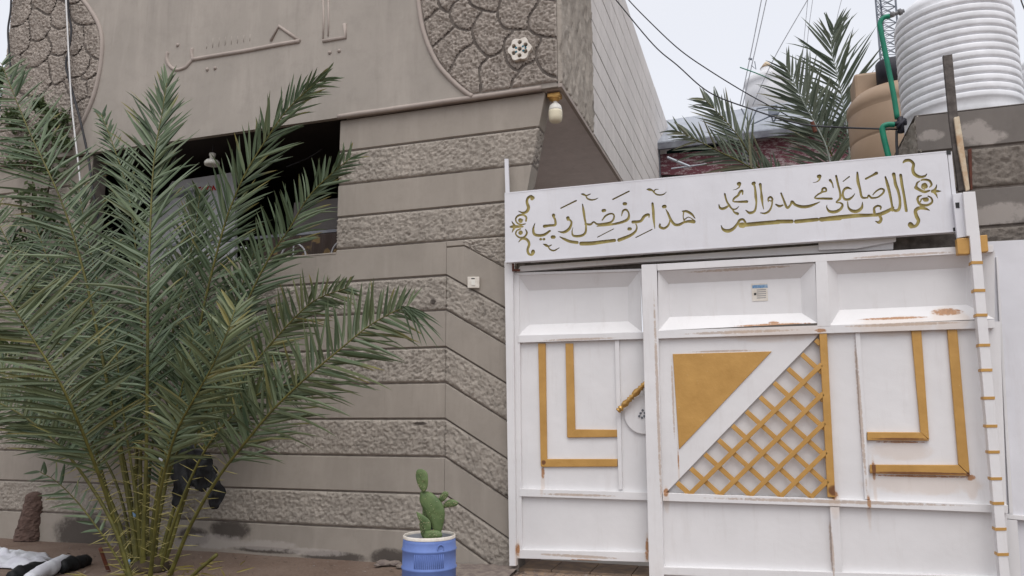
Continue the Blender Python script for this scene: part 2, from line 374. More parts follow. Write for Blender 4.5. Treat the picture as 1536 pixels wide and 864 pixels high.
for k in range(len(bounds)-1):
    zt, z0 = bounds[k]-G, bounds[k+1]+G
    rough_ = k % 2 == 1
    nm, mt, rl = ('rough_band', 'rough', r_rough) if rough_ else ('plain_band', 'plaster', r_plain)
    res = .0105 if rough_ else .05
    def band(x0, x1, z0_, zt_, xt=None):
        xt = x1 if xt is None else xt
        return patch(nm, (x0, 0, z0_), (x1, 0, z0_), (xt, 0, zt_), (x0, 0, zt_), mt, house, rl, res=res)
    if k <= 3:
        band(XwR, slant(z0), z0, zt, slant(zt)); band(XE, XwL, z0, zt)
        patch(nm, (slant(z0), .001, z0), (slant(z0)-.0, .165, z0), (slant(zt), .165, zt), (slant(zt), .001, zt), mt, house, rl, nrm=(1, 0, 0), res=res, h0=.006)
    elif k == 4:
        band(XE, XwL, z0, zt); band(XwL, XwR, z0, zs); band(XwR, Xk-.002, z0, zt)
    else: band(XE, Xk-.002, z0, zt)
# slanting bands of the flank beside the gate
X2 = P(776, 600).x; dz = P(668, 413).z-P(757, 462).z; dz = dz*(X2-Xk)/(P(757, 462).x-Xk)
edge = [P(668, 371).z]+Z[4:]+[Z[-1]-(Z[-2]-Z[-1])]
for k in range(1, len(edge)-1):
    zt, z0 = edge[k], edge[k+1]; rough_ = k % 2 == 1
    nm, mt, rl = ('rough_band', 'rough', r_rough) if rough_ else ('plain_band', 'plaster', r_plain)
    patch(nm, (Xk+.002, -.004, z0+G), (X2, -.004, z0+G-dz), (X2, -.004, zt-G-dz), (Xk+.002, -.004, zt-G), mt, house, rl, res=.012 if rough_ else .05)
xa = P(697, 371).x; za = edge[0]
patch('rough_band', (xa, -.003, za), (X2, -.003, za-dz*(X2-xa)/(X2-Xk)), (X2, -.003, Z[3]-.004), (xa-.02, -.003, Z[3]-.004), 'rough', house, r_rough)
ff = (xa-Xk)/(X2-Xk); zq = edge[1]
patch('plain_band', (Xk+.002, -.004, zq+G), (xa, -.004, zq+G-dz*ff), (xa, -.004, za-G*.5), (Xk+.002, -.004, za-G*.5), 'plaster', house, r_plain, res=.05)
patch('plain_band', (xa+.0005, -.004, zq+G-dz*ff), (X2, -.004, zq+G-dz), (X2, -.004, za-G-dz*(1-ff)), (xa+.0005, -.004, za-G*.7), 'plaster', house, r_plain, res=.05)
patch('plain_band', (Xk+.002, -.002, za+G*.5), (xa, -.002, za+G*.5), (xa, -.002, Z[3]-.004), (Xk+.002, -.002, Z[3]-.004), 'plaster', house, r_plain, res=.05)
# ---- upper storey
YU = -.045
uw = MB(); uw.prism([(XL, zb), (Xc-.02, zb), (Xc-.02, ztop), (XL, ztop)], YU, .004)
upper = uw.out('upper_wall', 'upper', house)
roof = MB(); roof.box((XL+.01, .005, ztop-.25), (Xc-.022, 9, ztop-.05)); roof.out('roof', 'cement', house)
# soffit over the side passage
sf = MB(); sf.box((XwR+.05, .006, zb+.001), (Xc-.021, 9, zb+.12)); sf.out('soffit', 'soffit', house)
sf = MB(); sf.box((Xk-.1, .18, -.05), (Xk-.0, 9, zb-.002)); sf.out('passage_wall', 'soffit', house)
tr = MB(); tr.box((Xc-.019, YU-.008, zb-.012), (Xc+.012, 9, zb+.022)); tr.out('edge_trim', 'molding', house, bev=.004)
# rough return and cladding on the flank
Y1 = PX(888, 150, Xc).y
patch('rough_return', (Xc, YU, zb+.024), (Xc, Y1, zb+.024), (Xc, Y1, ztop), (Xc, YU, ztop), 'rough', house, r_bark, nrm=(1, 0, 0), res=.014, back=.03)
cb = MB(); cb.box((Xc-.018, Y1-.1, zb+.023), (Xc-.002, 9, ztop)); cb.out('cladding_backing', 'joint', house)
zr = [PX(890, y, Xc).z for y in (169, 134, 101, 70, 40, 7, -28, -62, -98, -135)]
ze = PX(899, 0, Xc+.01)
zl = [zb+.024]+[z for z in zr if z > zb+.1]
YF = PX(1003, 215, Xc).y+2.2
for k in range(len(zl)-1):
    y = Y1+.004; 
    while y < YF:
        L = random.uniform(.9, 1.5); y2 = min(y+L, YF); m = MB()
        o_ = random.uniform(0, .003)
        m.box((Xc-.004, y+.0015, zl[k]+.006), (Xc+.014+o_, y2-.0015, zl[k+1]-.006)); m.out('cladding_slab', 'siding', house, bev=.003); y = y2
ztop_side = zl[-1]
# ---- scale-stone panels: grooves traced on the wall, stones carved proud between them
def scalepanel(lines, x0, x1, z0, z1, inside, res=.0082, gw=.008):
    nx = int((x1-x0)/res); nz = int((z1-z0)/res)
    X = x0+np.arange(nx+1)*res; Zz = z0+np.arange(nz+1)*res
    GX, GZ = np.meshgrid(X, Zz); D = np.full(GX.shape, 9.)
    for L in lines:
        for (ax, az), (bx, bz) in zip(L[:-1], L[1:]):
            dx, dz_ = bx-ax, bz-az; l2 = dx*dx+dz_*dz_+1e-12
            t = np.clip(((GX-ax)*dx+(GZ-az)*dz_)/l2, 0, 1)
            D = np.minimum(D, np.hypot(GX-ax-t*dx, GZ-az-t*dz_))
    inn = inside(GX, GZ)
    Hh = np.zeros_like(D)
    for j in range(nz+1):
        for i in range(nx+1):
            if D[j, i] > 0 and inn[j, i] > -.03:
                p = Vector((GX[j, i], 0, GZ[j, i]))
                k = min(1, max(0, (D[j, i]-gw*.5)/.016)); k *= (2-k); k *= min(1, max(0, inn[j, i]/.015))
                Hh[j, i] = k*(.020+r_rough(p)*1.25)-.002
    cell = (D[:-1, :-1] > gw*.75) & (D[1:, 1:] > gw*.75) & (D[:-1, 1:] > gw*.75) & (D[1:, :-1] > gw*.75) & (inn[:-1, :-1] > 0) & (inn[1:, 1:] > 0) & (inn[1:, :-1] > 0) & (inn[:-1, 1:] > 0)
    lab = np.zeros(cell.shape, int); cnt = 0
    for j in range(nz):
        for i in range(nx):
            if cell[j, i] and not lab[j, i]:
                cnt += 1; st = [(j, i)]; lab[j, i] = cnt
                while st:
                    a, b = st.pop()
                    for c, d in ((a+1, b), (a-1, b), (a, b+1), (a, b-1)):
                        if 0 <= c < nz and 0 <= d < nx and cell[c, d] and not lab[c, d]: lab[c, d] = cnt; st.append((c, d))
    for c in range(1, cnt+1):
        js, is_ = np.nonzero(lab == c)
        if len(js) < 12: continue
        idx = {}; V = []; Fc = []
        def vi(j, i):
            if (j, i) not in idx: idx[(j, i)] = len(V); V.append((GX[j, i], YU-Hh[j, i], GZ[j, i]))
            return idx[(j, i)]
        for j, i in zip(js, is_): Fc.append((vi(j, i), vi(j, i+1), vi(j+1, i+1), vi(j+1, i)))
        obj('stone', V, Fc, 'stone', upper, True)
    # recessed mortar bed
    js, is_ = np.nonzero((inn[:-1, :-1] > 0) & (inn[1:, 1:] > 0)); m = MB(); idx = {}; V = []; Fc = []
    def vj(j, i):
        if (j, i) not in idx: idx[(j, i)] = len(V); V.append((GX[j, i], YU-.0022, GZ[j, i]))
        return idx[(j, i)]
    for j, i in zip(js[::1], is_[::1]): Fc.append((vj(j, i), vj(j, i+1), vj(j+1, i+1), vj(j+1, i)))
    obj('mortar_bed', V, Fc, 'mortar', upper)
def conv(Ls, ox, oy, s): 
    out = []
    for L in Ls: out.append([tuple(q) for q in smoothpts([np.array(xz([(x/s+ox, y/s+oy)], YU)[0]) for x, y in L], 4)])
    return out
RL = conv([[(50,150),(75,140),(115,110),(160,65),(195,62)], [(110,318),(125,310),(190,255),(260,190),(275,170)], [(160,-30),(162,0),(175,45),(215,80),(247,80)],
 [(230,480),(235,470),(270,400),(310,340),(390,285),(398,262)], [(320,-20),(300,0),(255,40),(240,100),(265,165),(320,195),(380,195),(410,130),(440,90),(448,70)],
 [(350,-30),(360,0),(385,40),(450,70),(540,80),(565,20),(575,-30)], [(378,190),(395,260),(430,320),(490,370),(575,335),(600,260),(640,220),(650,195)],
 [(548,70),(555,130),(590,185),(650,195),(740,190),(750,120),(800,40),(830,-30)], [(490,368),(480,390),(440,430),(430,500),(440,560),(435,620)],
 [(630,610),(645,530),(680,480),(720,430),(790,395),(800,330),(830,265),(822,238)], [(742,188),(790,225),(870,245),(1000,245)],
 [(800,390),(830,450),(880,490),(1000,520)], [(590,330),(600,370),(620,420),(680,462),(715,430)], [(820,-5),(960,12),(1000,12)],
 [(40,-120),(160,-60),(330,-30),(350,-30),(470,-70),(575,-40),(700,-70),(830,-40),(1000,-60)]], 620, 0, 4.32)
arcR = [(x/4.32+620, y/4.32) for x, y in [(33,-260),(30,-130),(35,0),(45,80),(65,190),(110,320),(170,430),(250,520),(330,590),(385,628)]]
LLn = conv([[(60,178),(75,175),(130,160),(180,120),(205,60),(215,30)], [(200,-20),(205,50),(240,60),(300,95),(340,60),(365,-20)], [(318,90),(325,130),(318,180),(285,235),(240,258),(192,250)],
 [(320,150),(330,165),(370,185),(420,168)], [(183,118),(188,170),(195,250),(180,300),(135,340)], [(440,30),(445,110),(480,150),(530,160),(600,148)],
 [(295,225),(325,290),(300,360),(240,415)], [(322,310),(325,335),(370,348),(410,330),(435,290),(425,160)], [(522,160),(525,250),(500,320),(450,350),(432,300)],
 [(520,270),(545,320),(580,355),(640,380)], [(405,335),(435,470),(480,480),(530,455),(560,400),(562,335)], [(300,365),(330,515),(370,520),(410,490),(436,470)],
 [(505,470),(520,495),(570,485),(630,430)], [(400,500),(460,635),(510,620),(545,590),(540,495)], [(535,600),(600,615)], [(420,30),(480,25),(520,-20)], [(360,0),(420,30),(420,165)],
 [(135,340),(150,420),(240,415)], [(150,420),(120,560),(240,600),(330,515)], [(240,600),(300,720),(400,760),(460,635)]], 0, 0, 4.115)
arcL = [(x/4.115, y/4.115) for x, y in [(440,-120),(500,-20),(560,60),(610,150),(633,250),(628,370),(610,480),(580,600),(530,720),(470,830),(440,900)]]
aR = smoothpts([np.array(q) for q in xz(arcR, YU)], 6); aL = smoothpts([np.array(q) for q in xz(arcL, YU)], 6)
def xat(arc, Zq):
    a = np.array(arc); o = np.argsort(a[:, 1]); return np.interp(Zq, a[o, 1], a[o, 0])
zpt = P(700, -55, YU).z; zpl = P(80, -40, YU).z
scalepanel(RL, P(622, 0, YU).x, Xc-.012, zb+.03, zpt, lambda x, z: np.minimum(np.minimum(x-xat(aR, z)-.02, Xc-.016-x), z-zb-.035))
scalepanel(LLn, XL+.004, P(162, 60, YU).x, zb+.03, zpl, lambda x, z: np.minimum(np.minimum(xat(aL, z)-.02-x, x-XL-.006), z-zb-.035))
for arc, nm in ((aR, 'curved_moulding'), (aL, 'curved_moulding')):
    m = MB(); m.tube([(x, YU-.004+.004*mn.noise(Vector((x*5, 0, z*5))), z) for x, z in arc], .021, 10); m.out(nm, 'molding', upper, True)
m = MB(); xs = np.linspace(XwR, P(812, 138, YU).x, 40)
m.tube([(x, YU+.004, zb+.008+.003*mn.noise(Vector((x*4, 0, 3)))) for x in xs], [.021+.003*mn.noise(Vector((x*6, 2, 3))) for x in xs], 10); m.out('ledge_moulding', 'molding', upper, True)
# ---- raised plaster lettering
def lp(pts): return [(x/4.955+230, y/4.955+20) for x, y in pts]
def raised(pts, r, name='raised_letter'):
    m = MB(); q = smoothpts([np.array(v) for v in xz(lp(pts), YU)], 6) if len(pts) > 2 and not isinstance(r, tuple) else [np.array(v) for v in xz(lp(pts), YU)]
    rr = (r[0] if isinstance(r, tuple) else r)*1.2
    m.tube([(v[0], YU, v[1]) for v in q], rr, 8); m.out(name, 'molding', upper, True)
raised([(288,262),(286,300),(290,345),(262,380),(235,405),(180,420),(140,408),(110,370),(100,330),(108,290)], .014)
raised([(292,345),(500,310),(700,278),(900,240),(1090,207)], .017)
raised([(875,205),(935,97),(1092,208)], (.013,))
raised([(1262,208),(1430,180),(1422,80)], (.015,))
raised([(1262,208),(1266,60),(1262,-120)], (.007,)); raised([(1300,170),(1302,60),(1300,-120)], (.006,))
for x, y in ((182,237),(402,418),(460,408),(1312,292),(1382,280)):
    v = P(*lp([(x, y)])[0], YU); m = MB(); m.lathe([(.001,.016),(.011,.013),(.017,.004),(.018,0)], v, 14, up_=(0,-1,0)); m.out('raised_dot', 'molding', upper, True)
# faint remains of older small letters
m = MB()
for i, x in enumerate(range(395, 725, 46)):
    h = 30+(i*37 % 40); yb = 262-(x-395)*.17; a = P(*lp([(x, yb)])[0], YU); b = P(*lp([(x+4, yb-h)])[0], YU); m.tube([a, b], .0035, 6)
m.out('worn_lettering', 'upper', upper, True)
# ---- porch behind the opening
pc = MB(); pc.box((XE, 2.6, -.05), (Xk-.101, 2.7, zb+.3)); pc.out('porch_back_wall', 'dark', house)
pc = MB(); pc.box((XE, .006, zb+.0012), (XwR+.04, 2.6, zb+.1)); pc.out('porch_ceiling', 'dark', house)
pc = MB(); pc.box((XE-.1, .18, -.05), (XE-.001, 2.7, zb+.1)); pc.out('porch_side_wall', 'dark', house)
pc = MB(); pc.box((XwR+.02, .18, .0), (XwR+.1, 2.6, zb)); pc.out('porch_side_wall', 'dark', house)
sill = MB(); sill.box((XwL+.004, -.004, zs-.012), (XwR-.004, .178, zs+.003)); sill.out('window_sill', 'plaster', house, bev=.004)
# ---- porch contents
r = thing('porch_railing', 'white iron railing with arches on the sill behind the palm', 'railing', (P(460, 380, .1).x, .1, zs))
for cx in (282, 362, 440, 516):
    c = P(cx, 379, .1); R_ = abs(P(cx+19, 379, .1).x-c.x); a = MB()
    a.tube([(c.x+R_*math.cos(t), .1, zs+.004+R_*1.02*math.sin(t)) for t in np.linspace(0, math.pi, 16) if c.x+R_*math.cos(t) < XwR-.006], .008, 6); a.out('arch', 'rail', r, True)
    if c.x < XwR:
        b = MB(); b.tube([(c.x, .1, zs), (c.x, .1, zs+R_)], .007, 6); b.out('rail_bar', 'rail', r)
b = MB(); zt = P(460, 350, .1).z; b.box((XwL+.01, .09, zt-.012), (XwR-.006, .115, zt+.012)); b.out('top_rail', 'gutter', r)
m = MB(); x0, x1 = P(395, 360, .3).x, XwR+.015; m_ = []
V = []; Fc = []; N_ = 60; zc0, zc1 = zs-.3, P(470, 346, .3).z
for i in range(N_+1):
    x = x0+(x1-x0)*i/N_; y = .3+.02*math.sin(i*.9)
    V += [(x, y, zc0), (x, y+.008, zc1)]
Fc = [(2*i, 2*i+2, 2*i+3, 2*i+1) for i in range(N_)]
cu = obj('curtain', V, Fc, 'curtain', smooth=True); tag(cu, 'dark brown curtain with gold leaf pattern behind the white railing', 'curtain')
s_ = cu.modifiers.new('thick', 'SOLIDIFY'); s_.thickness = .004
m = MB(); m.box((P(440, 330, .5).x, .5, P(480, 350, .5).z), (P(520, 330, .5).x, .53, P(480, 300, .5).z))
tag(m.out('panel_board', 'dimboard'), 'plain grey brown board above the patterned curtain inside the porch', 'board')
bt = thing('sign_board', 'pale grey board with red lettering inside the dark porch', 'board', (P(300, 300, .5).x, .5, 0))
plate('board', [(210, 345), (258, 272), (352, 258), (352, 420), (210, 440)], .5, .04, 'greyboard', bt)
plate('board_trim', [(205, 300), (258, 289), (288, 285), (288, 292), (205, 307)], .49, .008, 'gutter', bt)
# red strokes as seen between the leaflets
for L in ([(296,292),(296,283),(301,281)], [(303,290),(303,284),(306,281),(308,289)], [(310,287),(312,280),(316,280),(316,286)], [(318,286),(320,279),(323,285)], [(297,296),(301,292)]):
    m = MB(); m.tube([P(x, y, .496) for x, y in L], .0085, 6); m.out('letter', 'red', bt)
hl = thing('hanging_lamp', 'white lamp holder hanging in the dark porch opening', 'lamp', P(318, 235, .16))
v = P(318, 245, .16); m = MB(); m.lathe([(.045,-.022),(.068,-.018),(.07,.008),(.055,.028),(.03,.034)], v, 24); m.out('lamp_base', 'plastic', hl, True)
m = MB(); m.lathe([(.024,.034),(.024,.07),(.03,.075),(.03,.095),(.02,.1)], v, 20); m.out('lamp_neck', 'plastic', hl, True)
m = MB(); m.tube([v+Vector((0,0,.1)), Vector((v.x, v.y, zb+.003))], .004, 6); m.out('cord', 'wire', hl)
m = MB(); q = [P(430,250,.6), P(460,238,.6), P(485,222,.6), P(506,205,.6)]; m.tube([tuple(a) for a in smoothpts(q)], .007, 6)
tag(m.out('porch_cable', 'wire'), 'dark cable sagging across the porch opening', 'cable')
# ---- bulb lamp under the soffit
bl = thing('bulb_lamp', 'cream bulb lamp on a gilt bracket under the soffit corner', 'lamp', P(832, 150, .05))
v = P(832, 148, .05); m = MB(); m.box((v.x-.055, .02, zb-.05), (v.x+.05, .10, zb-.014)); m.lathe([(.05,-.002),(.04,-.02),(.02,-.03)], (v.x, .05, zb-.05), 16); m.out('bracket', 'goldmetal', bl, bev=.006)
v = P(833, 160, .05); m = MB(); m.lathe([(.014,.055),(.016,.03),(.03,.02),(.045,.005),(.052,-.02),(.052,-.04)], v, 28); m.out('bulb_collar', 'plastic', bl, True)
m = MB(); m.lathe([(.054,-.036),(.055,-.05),(.054,-.09),(.048,-.118),(.034,-.13),(.002,-.134)], v, 28); m.out('bulb_globe', 'diffuser', bl, True)
# ---- hexagonal ceramic vent
hv = thing('ceramic_vent', 'white hexagonal ceramic vent with seven holes in scale stone panel', 'vent', P(780, 75, YU))
c = P(780.5, 75, YU-.03); R_ = .088
cu_ = bpy.data.curves.new('vent_body', 'CURVE'); cu_.dimensions = '2D'; cu_.fill_mode = 'BOTH'; cu_.extrude = .018; cu_.bevel_depth = .004
def spl(pts):
    s = cu_.splines.new('POLY'); s.points.add(len(pts)-1); s.use_cyclic_u = True
    for p_, q in zip(s.points, pts): p_.co = (*q, 0, 1)
spl([(R_*(1+.10*math.cos(6*t))*math.cos(t), R_*(1+.10*math.cos(6*t))*math.sin(t)) for t in np.linspace(0, 2*math.pi, 60, endpoint=False)])
hc = [(0, 0)]+[(.056*math.cos(k*math.pi/3+.5), .056*math.sin(k*math.pi/3+.5)) for k in range(6)]
for hx, hz in hc: spl([(hx+.021*math.cos(t), hz+.021*math.sin(t)) for t in np.linspace(0, 2*math.pi, 14, endpoint=False)])
vo = bpy.data.objects.new('tmp', cu_); COL.objects.link(vo); dg = bpy.context.evaluated_depsgraph_get(); me = bpy.data.meshes.new_from_object(vo.evaluated_get(dg)); bpy.data.objects.remove(vo)
obj('vent_body', [(c.x+q.co.x, c.y-q.co.z, c.z+q.co.y) for q in me.vertices], [tuple(p_.vertices) for p_ in me.polygons], 'ceramic', hv)
m = MB(); m.lathe([(R_*.98,0),(R_*.98,.004)], (c.x, c.y+.016, c.z), 24, up_=(0,-1,0)); m.out('vent_hole_backing', 'black', hv)
for k, (hx, hz) in enumerate(((-.028, .012), (.028, .016), (-.028, -.02), (.03,-.02), (.05, .0))):
    m = MB(); m.lathe([(.011,0),(.007,.003)], (c.x+hx, c.y-.021, c.z+hz), 10, up_=(0,-1,0)); m.out('glaze_spot', 'teal', hv)
# ---- doorbell
db = thing('wall_switch', 'small white doorbell switch plate on the slanting bands', 'switch', P(709.5, 423))
plate('plate', [(701,415),(718.5,415),(718.5,432),(701,432)], -.03, .02, 'ceramic', db, .004)
plate('rocker', [(707,420),(712.5,420),(712.5,428),(707,428)], -.034, .006, 'plastic', db, .001)
plate('indicator', [(707,417),(712,417),(712,418.3),(707,418.3)], -.0325, .003, 'black', db, 0)
# ---- cables on facade
def wire(name, pts, r, mat, label, cat='cable', kind=None, group=None, n=6):
    r = r*.68 if name == 'overhead_wire' else r
    q = smoothpts([np.array(P(*p)) for p in pts], 8); m = MB(); m.tube([tuple(a) for a in q], r, n)
    return tag(m.out(name, mat, None, True), label, cat, group, kind)
YC = -.12
wire('facade_cable', [(101,-20,YC),(103,20,YC),(107,45,YC),(103,75,YC),(99,98,YC),(104,120,YC),(112,150,YC),(119,175,YC),(126,205,YC),(133,240,YC),(140,290,YC),(150,340,YC)], .011, 'wire', 'thick black cable hanging down the left scale stone panel')
wire('facade_cable', [(98,-20,YC-.03),(101,40,YC-.03),(104,100,YC-.03),(107,150,YC-.03),(112,200,YC-.03),(119,260,YC-.03),(125,320,YC-.03)], .008, 'whitewire', 'thin white cable hanging beside the black one on the left panel')
wire('facade_cable', [(17,-20,YC),(16,15,YC),(12,45,YC),(14,80,YC),(18,130,YC)], .010, 'wire', 'dark cable at the left edge of the house against the sky')
# ================================================================ GATE
YG = -.06; YR = -.15; YS = -.17
gf = thing('metal_gateway', 'white steel gate post and overhead rail beside the plastered wall', 'gate frame', (P(763, 850, YG).x, YG, 0))
plate('post', [(756.5,392),(769,392),(774,849),(764,849)], YG-.03, .05, 'white', gf)
plate('thin_pole', [(756.5,238),(762,238),(764,290),(758,290)], YG, .02, 'clean', gf)
plate('rail', [(780,399),(1340,360),(1340,374),(966,393),(775,408)], YG, .05, 'white', gf)
plate('rail_end', [(1228,362.5),(1344,353.5),(1344,362),(1284,373),(1228,375)], YG-.03, .028, 'white', gf)
plate('guide_track', [(770,396),(1440,350),(1440,400),(770,418)], .03, .06, 'rust', gf, 0)
plate('rust_bracket', [(768,395),(770.5,395),(771,403.5),(780,403.5),(780,407),(768,407)], YG-.036, .005, 'brownstalk', gf, 0)
def bevel_frame(outer, inner, Y, d, parent, mat='white', panel='pressed_panel'):
    o = [P(x, y, Y) for x, y in outer]; i = [P(x, y, Y+d) for x, y in inner]
    cen = sum(i, Vector())/4
    for k in range(4):
        a, b, c_, e = o[k], o[(k+1) % 4], i[(k+1) % 4], i[k]
        th = Vector((0, .004, 0)); obj('bevel_strip', [a, b, c_, e, a+th, b+th, c_+th, e+th], [(0,1,2,3),(7,6,5,4),(0,4,5,1),(1,5,6,2),(2,6,7,3),(3,7,4,0)], mat, parent)
    th = Vector((0, .006, 0)); obj(panel, i+[q+th for q in i], [(0,1,2,3),(7,6,5,4),(0,4,5,1),(1,5,6,2),(2,6,7,3),(3,7,4,0)], mat, parent)
# left leaf
gl = thing('gate_leaf', 'narrow left gate leaf with round lock plate and turned gold handle', 'gate', (P(870, 840, YG).x, YG, .05), 'gate leaves')
YB = YG+.03
plate('back_sheet', [(778,509),(1010,503),(1010,842),(782,834)], YB, .004, 'white', gl, 0)
plate('stile', [(768.5,409),(778.5,408.5),(783,835),(773,835)], YG+.002, .032, 'white', gl)
plate('rail', [(773,409),(1006,401.5),(1006,405),(776,413)], YG, .036, 'white', gl)
plate('stile', [(960,403),(985,402),(990,503),(965,504)], YG+.001, .033, 'white', gl)
plate('mid_rail', [(776,503),(1010,497),(1010,507),(777,514)], YG-.004, .034, 'white', gl)
bevel_frame([(776,412),(960.5,405),(963,498),(777,503.5)], [(793,436),(942,430),(942.5,482),(794,487)], YG+.004, .055, gl)
plate('lower_rail', [(779,733),(1012,740),(1012,752),(779,744.5)], YG-.003, .032, 'white', gl)
plate('bottom_rail', [(775,824.5),(1014,829.5),(1014,844.5),(775,837.5)], YG-.002, .034, 'white', gl)
plate('thin_bar', [(922,510),(928.5,510),(933.5,734),(928,734)], YB-.018, .018, 'white', gl, .001)
for nm, q in (('gold_trim', [(807,515),(818,515),(820.5,699),(811,700)]), ('gold_trim', [(821,688.5),(926,688.5),(926,700),(812,700.5)]),
              ('gold_trim', [(848,515),(859.5,515),(863,655),(850.5,656)]), ('gold_trim', [(863.5,644),(925.5,644.5),(926,655.5),(851,656.5)])):
    hz = abs(q[1][0]-q[0][0]) > 40; plate(nm, q, YB-(.0175 if hz else .016), .016, 'gold', gl, .003)
c = P(965.5, 622, YB-.012); m = MB(); m.lathe([(.135,0),(.135,.006),(.13,.009)], c, 40, up_=(0,-1,0)); m.out('lock_plate', 'white', gl)
for dx, dz_ in ((-.02,.01),(-.005,.03),(.005,-.01),(-.03,-.01),(.01,.012),(-.012,-.02)):
    m = MB(); m.lathe([(.009,0),(.007,.008)], c+Vector((dx, -.009, dz_)), 8, up_=(0,-1,0)); m.out('bolt', 'gutter', gl)
a = P(926.5, 617, YB-.06); b = P(969, 574, YB-.06); L = (b-a).length
prof = []
for h, r_ in ((0,.004),(.01,.02),(.05,.022),(.07,.014),(.09,.024),(.13,.022),(.16,.012),(.2,.02),(.28,.026),(.38,.016),(.42,.024),(.46,.014),(.49,.025),(.53,.014),(.58,.022),(.68,.027),(.78,.016),(.81,.024),(.86,.014),(.9,.024),(.95,.016),(.99,.02),(1,.004)): prof.append((r_*.95, h*L))
m = MB(); m.lathe(prof, a, 14, up_=(b-a)); m.out('handle', 'goldmetal', gl, True)
m = MB(); m.tube([a.lerp(b, .12), a.lerp(b, .12)+Vector((0, .06, 0))], .008, 8); m.tube([a.lerp(b, .9), a.lerp(b, .9)+Vector((0, .06, 0))], .008, 8); m.out('handle_stud', 'goldmetal', gl)
# right leaf
gr = thing('gate_leaf', 'wide right gate leaf with gold triangle and diagonal gold lattice', 'gate', (P(1240, 860, YR).x, YR, .03), 'gate leaves')
YB = YR+.035
# backing sheets
plate('back_sheet', [(985,500),(1236,492),(1252,750),(994,745)], YB+.03, .004, 'white', gr, 0)      # behind the lattice
plate('diagonal_sheet', [(985,500),(1229,491),(1229,501),(997,741),(990,741)], YB-.004, .005, 'white', gr, 0)
plate('back_sheet', [(1236,492),(1500,482),(1510,765),(1252,752)], YB, .004, 'white', gr, 0)
plate('lower_sheet', [(990,745),(1510,762),(1514,880),(992,868)], YB+.002, .004, 'white', gr, 0)
# frame
plate('stile', [(962,397),(985,396),(996,868),(974,868)], YR-.004, .05, 'white', gr)
plate('top_rail', [(985.3,396),(1490,367),(1490,378),(986,406)], YR-.002, .045, 'white', gr)
plate('stile', [(1223,383),(1240,382),(1246,489),(1226,490)], YR-.0015, .04, 'white', gr)
plate('mid_rail', [(986,496),(1492,479.5),(1492,492),(986,508)], YR, .04, 'white', gr)
bevel_frame([(987,406.5),(1222.5,394.5),(1226,484.5),(987.5,496)], [(1003,426),(1201,417),(1202.5,469.5),(1005,475.5)], YR+.006, .07, gr)
bevel_frame([(1240,392),(1492,376),(1492,478),(1245,488.5)], [(1256.5,411.5),(1449,401.5),(1450,457),(1259.5,465)], YR+.006, .07, gr)
plate('lower_rail', [(994,739.5),(1250,748.5),(1512,758),(1512,770),(1250,759.5),(994,751.5)], YR, .04, 'white', gr)
plate('lower_stile', [(1245,760),(1259,760.5),(1264,868),(1250,868)], YR+.004, .036, 'white', gr)
plate('bottom_rail', [(994,850.5),(1514,866),(1514,885),(996,862)], YR+.002, .038, 'white', gr)
plate('thin_bar', [(1282.5,490),(1289.5,490),(1305,749),(1297.5,749)], YB-.018, .018, 'white', gr, .001)
plate('gold_sheet', [(1009,531),(1157.5,527),(1018.5,674)], YB-.012, .008, 'gold', gr, .002)
plate('gold_post', [(1229,500),(1240.5,500),(1253,746),(1241.5,746)], YR+.004, .04, 'gold', gr, .003)
for q in ([(1367,495),(1382,494.5),(1394,660),(1381,649)], [(1301,648),(1380.5,648.5),(1394,661),(1301,660.5)],
          [(1421,494),(1436,493.5),(1455,713),(1438,697)], [(1305,697),(1437.5,697.5),(1455,714),(1305,710)]):
    hz = abs(q[1][0]-q[0][0]) > 40; plate('gold_trim', q, YB-(.0215 if hz else .02), .02, 'gold', gr, .003)
# lattice clipped to the triangle
def clip_line(p0, d):
    """points of the line inside triangle TT"""
    TT = [(999, 741), (1230, 503), (1243, 747)]; ts = []
    for k in range(3):
        a = np.array(TT[k]); b = np.array(TT[(k+1) % 3]); e = b-a; A = np.array([[d[0], -e[0]], [d[1], -e[1]]])
        if abs(np.linalg.det(A)) < 1e-6: continue
        t, s_ = np.linalg.solve(A, a-np.array(p0))
        if -1e-6 <= s_ <= 1+1e-6: ts.append(t)
    return (min(ts), max(ts)) if len(ts) >= 2 and max(ts)-min(ts) > 6 else None
for fam, d in enumerate(((1, -.985), (-1, -.905))):
    d = np.array(d); d = d/np.hypot(*d); nrm = np.array((-d[1], d[0]))
    starts = [1034.5+45.6*k for k in range(-1, 10)] if fam == 0 else [1034.5+45.6*k for k in range(0, 11)]
    for sx in starts:
        p0 = (sx, 741.5+(sx-1034)*.022); tt = clip_line(p0, d)
        if not tt: continue
        a = np.array(p0)+d*tt[0]; b = np.array(p0)+d*tt[1]; hw = 3.6
        plate('lattice_bar', [a+nrm*hw, b+nrm*hw, b-nrm*hw, a-nrm*hw], YR+(.004 if fam == 0 else .018), .013, 'gold', gr, .002)
st = thing('paper_sticker', 'small pale blue printed sticker on the upper right gate panel', 'sticker', P(1139, 439, YR+.07))
plate('paper', [(1127,425.5),(1151,425),(1152,451),(1128.5,452)], YR+.073, .0015, 'ceramic', st, 0)
plate('print_block', [(1128,428),(1151,426.5),(1151.5,431.5),(1128.5,432.5)], YR+.0722, .0006, 'bluefoil', st, 0)
for k in range(5): plate('print_line', [(1135,434.5+k*3),(1149,434+k*3),(1149,434.8+k*3),(1135,435.5+k*3)], YR+.0722, .0006, 'gutter', st, 0)
plate('print_mark', [(1131,439.5),(1134.5,439.2),(1134.5,442.5),(1131,443)], YR+.0722, .0006, 'black', st, 0)
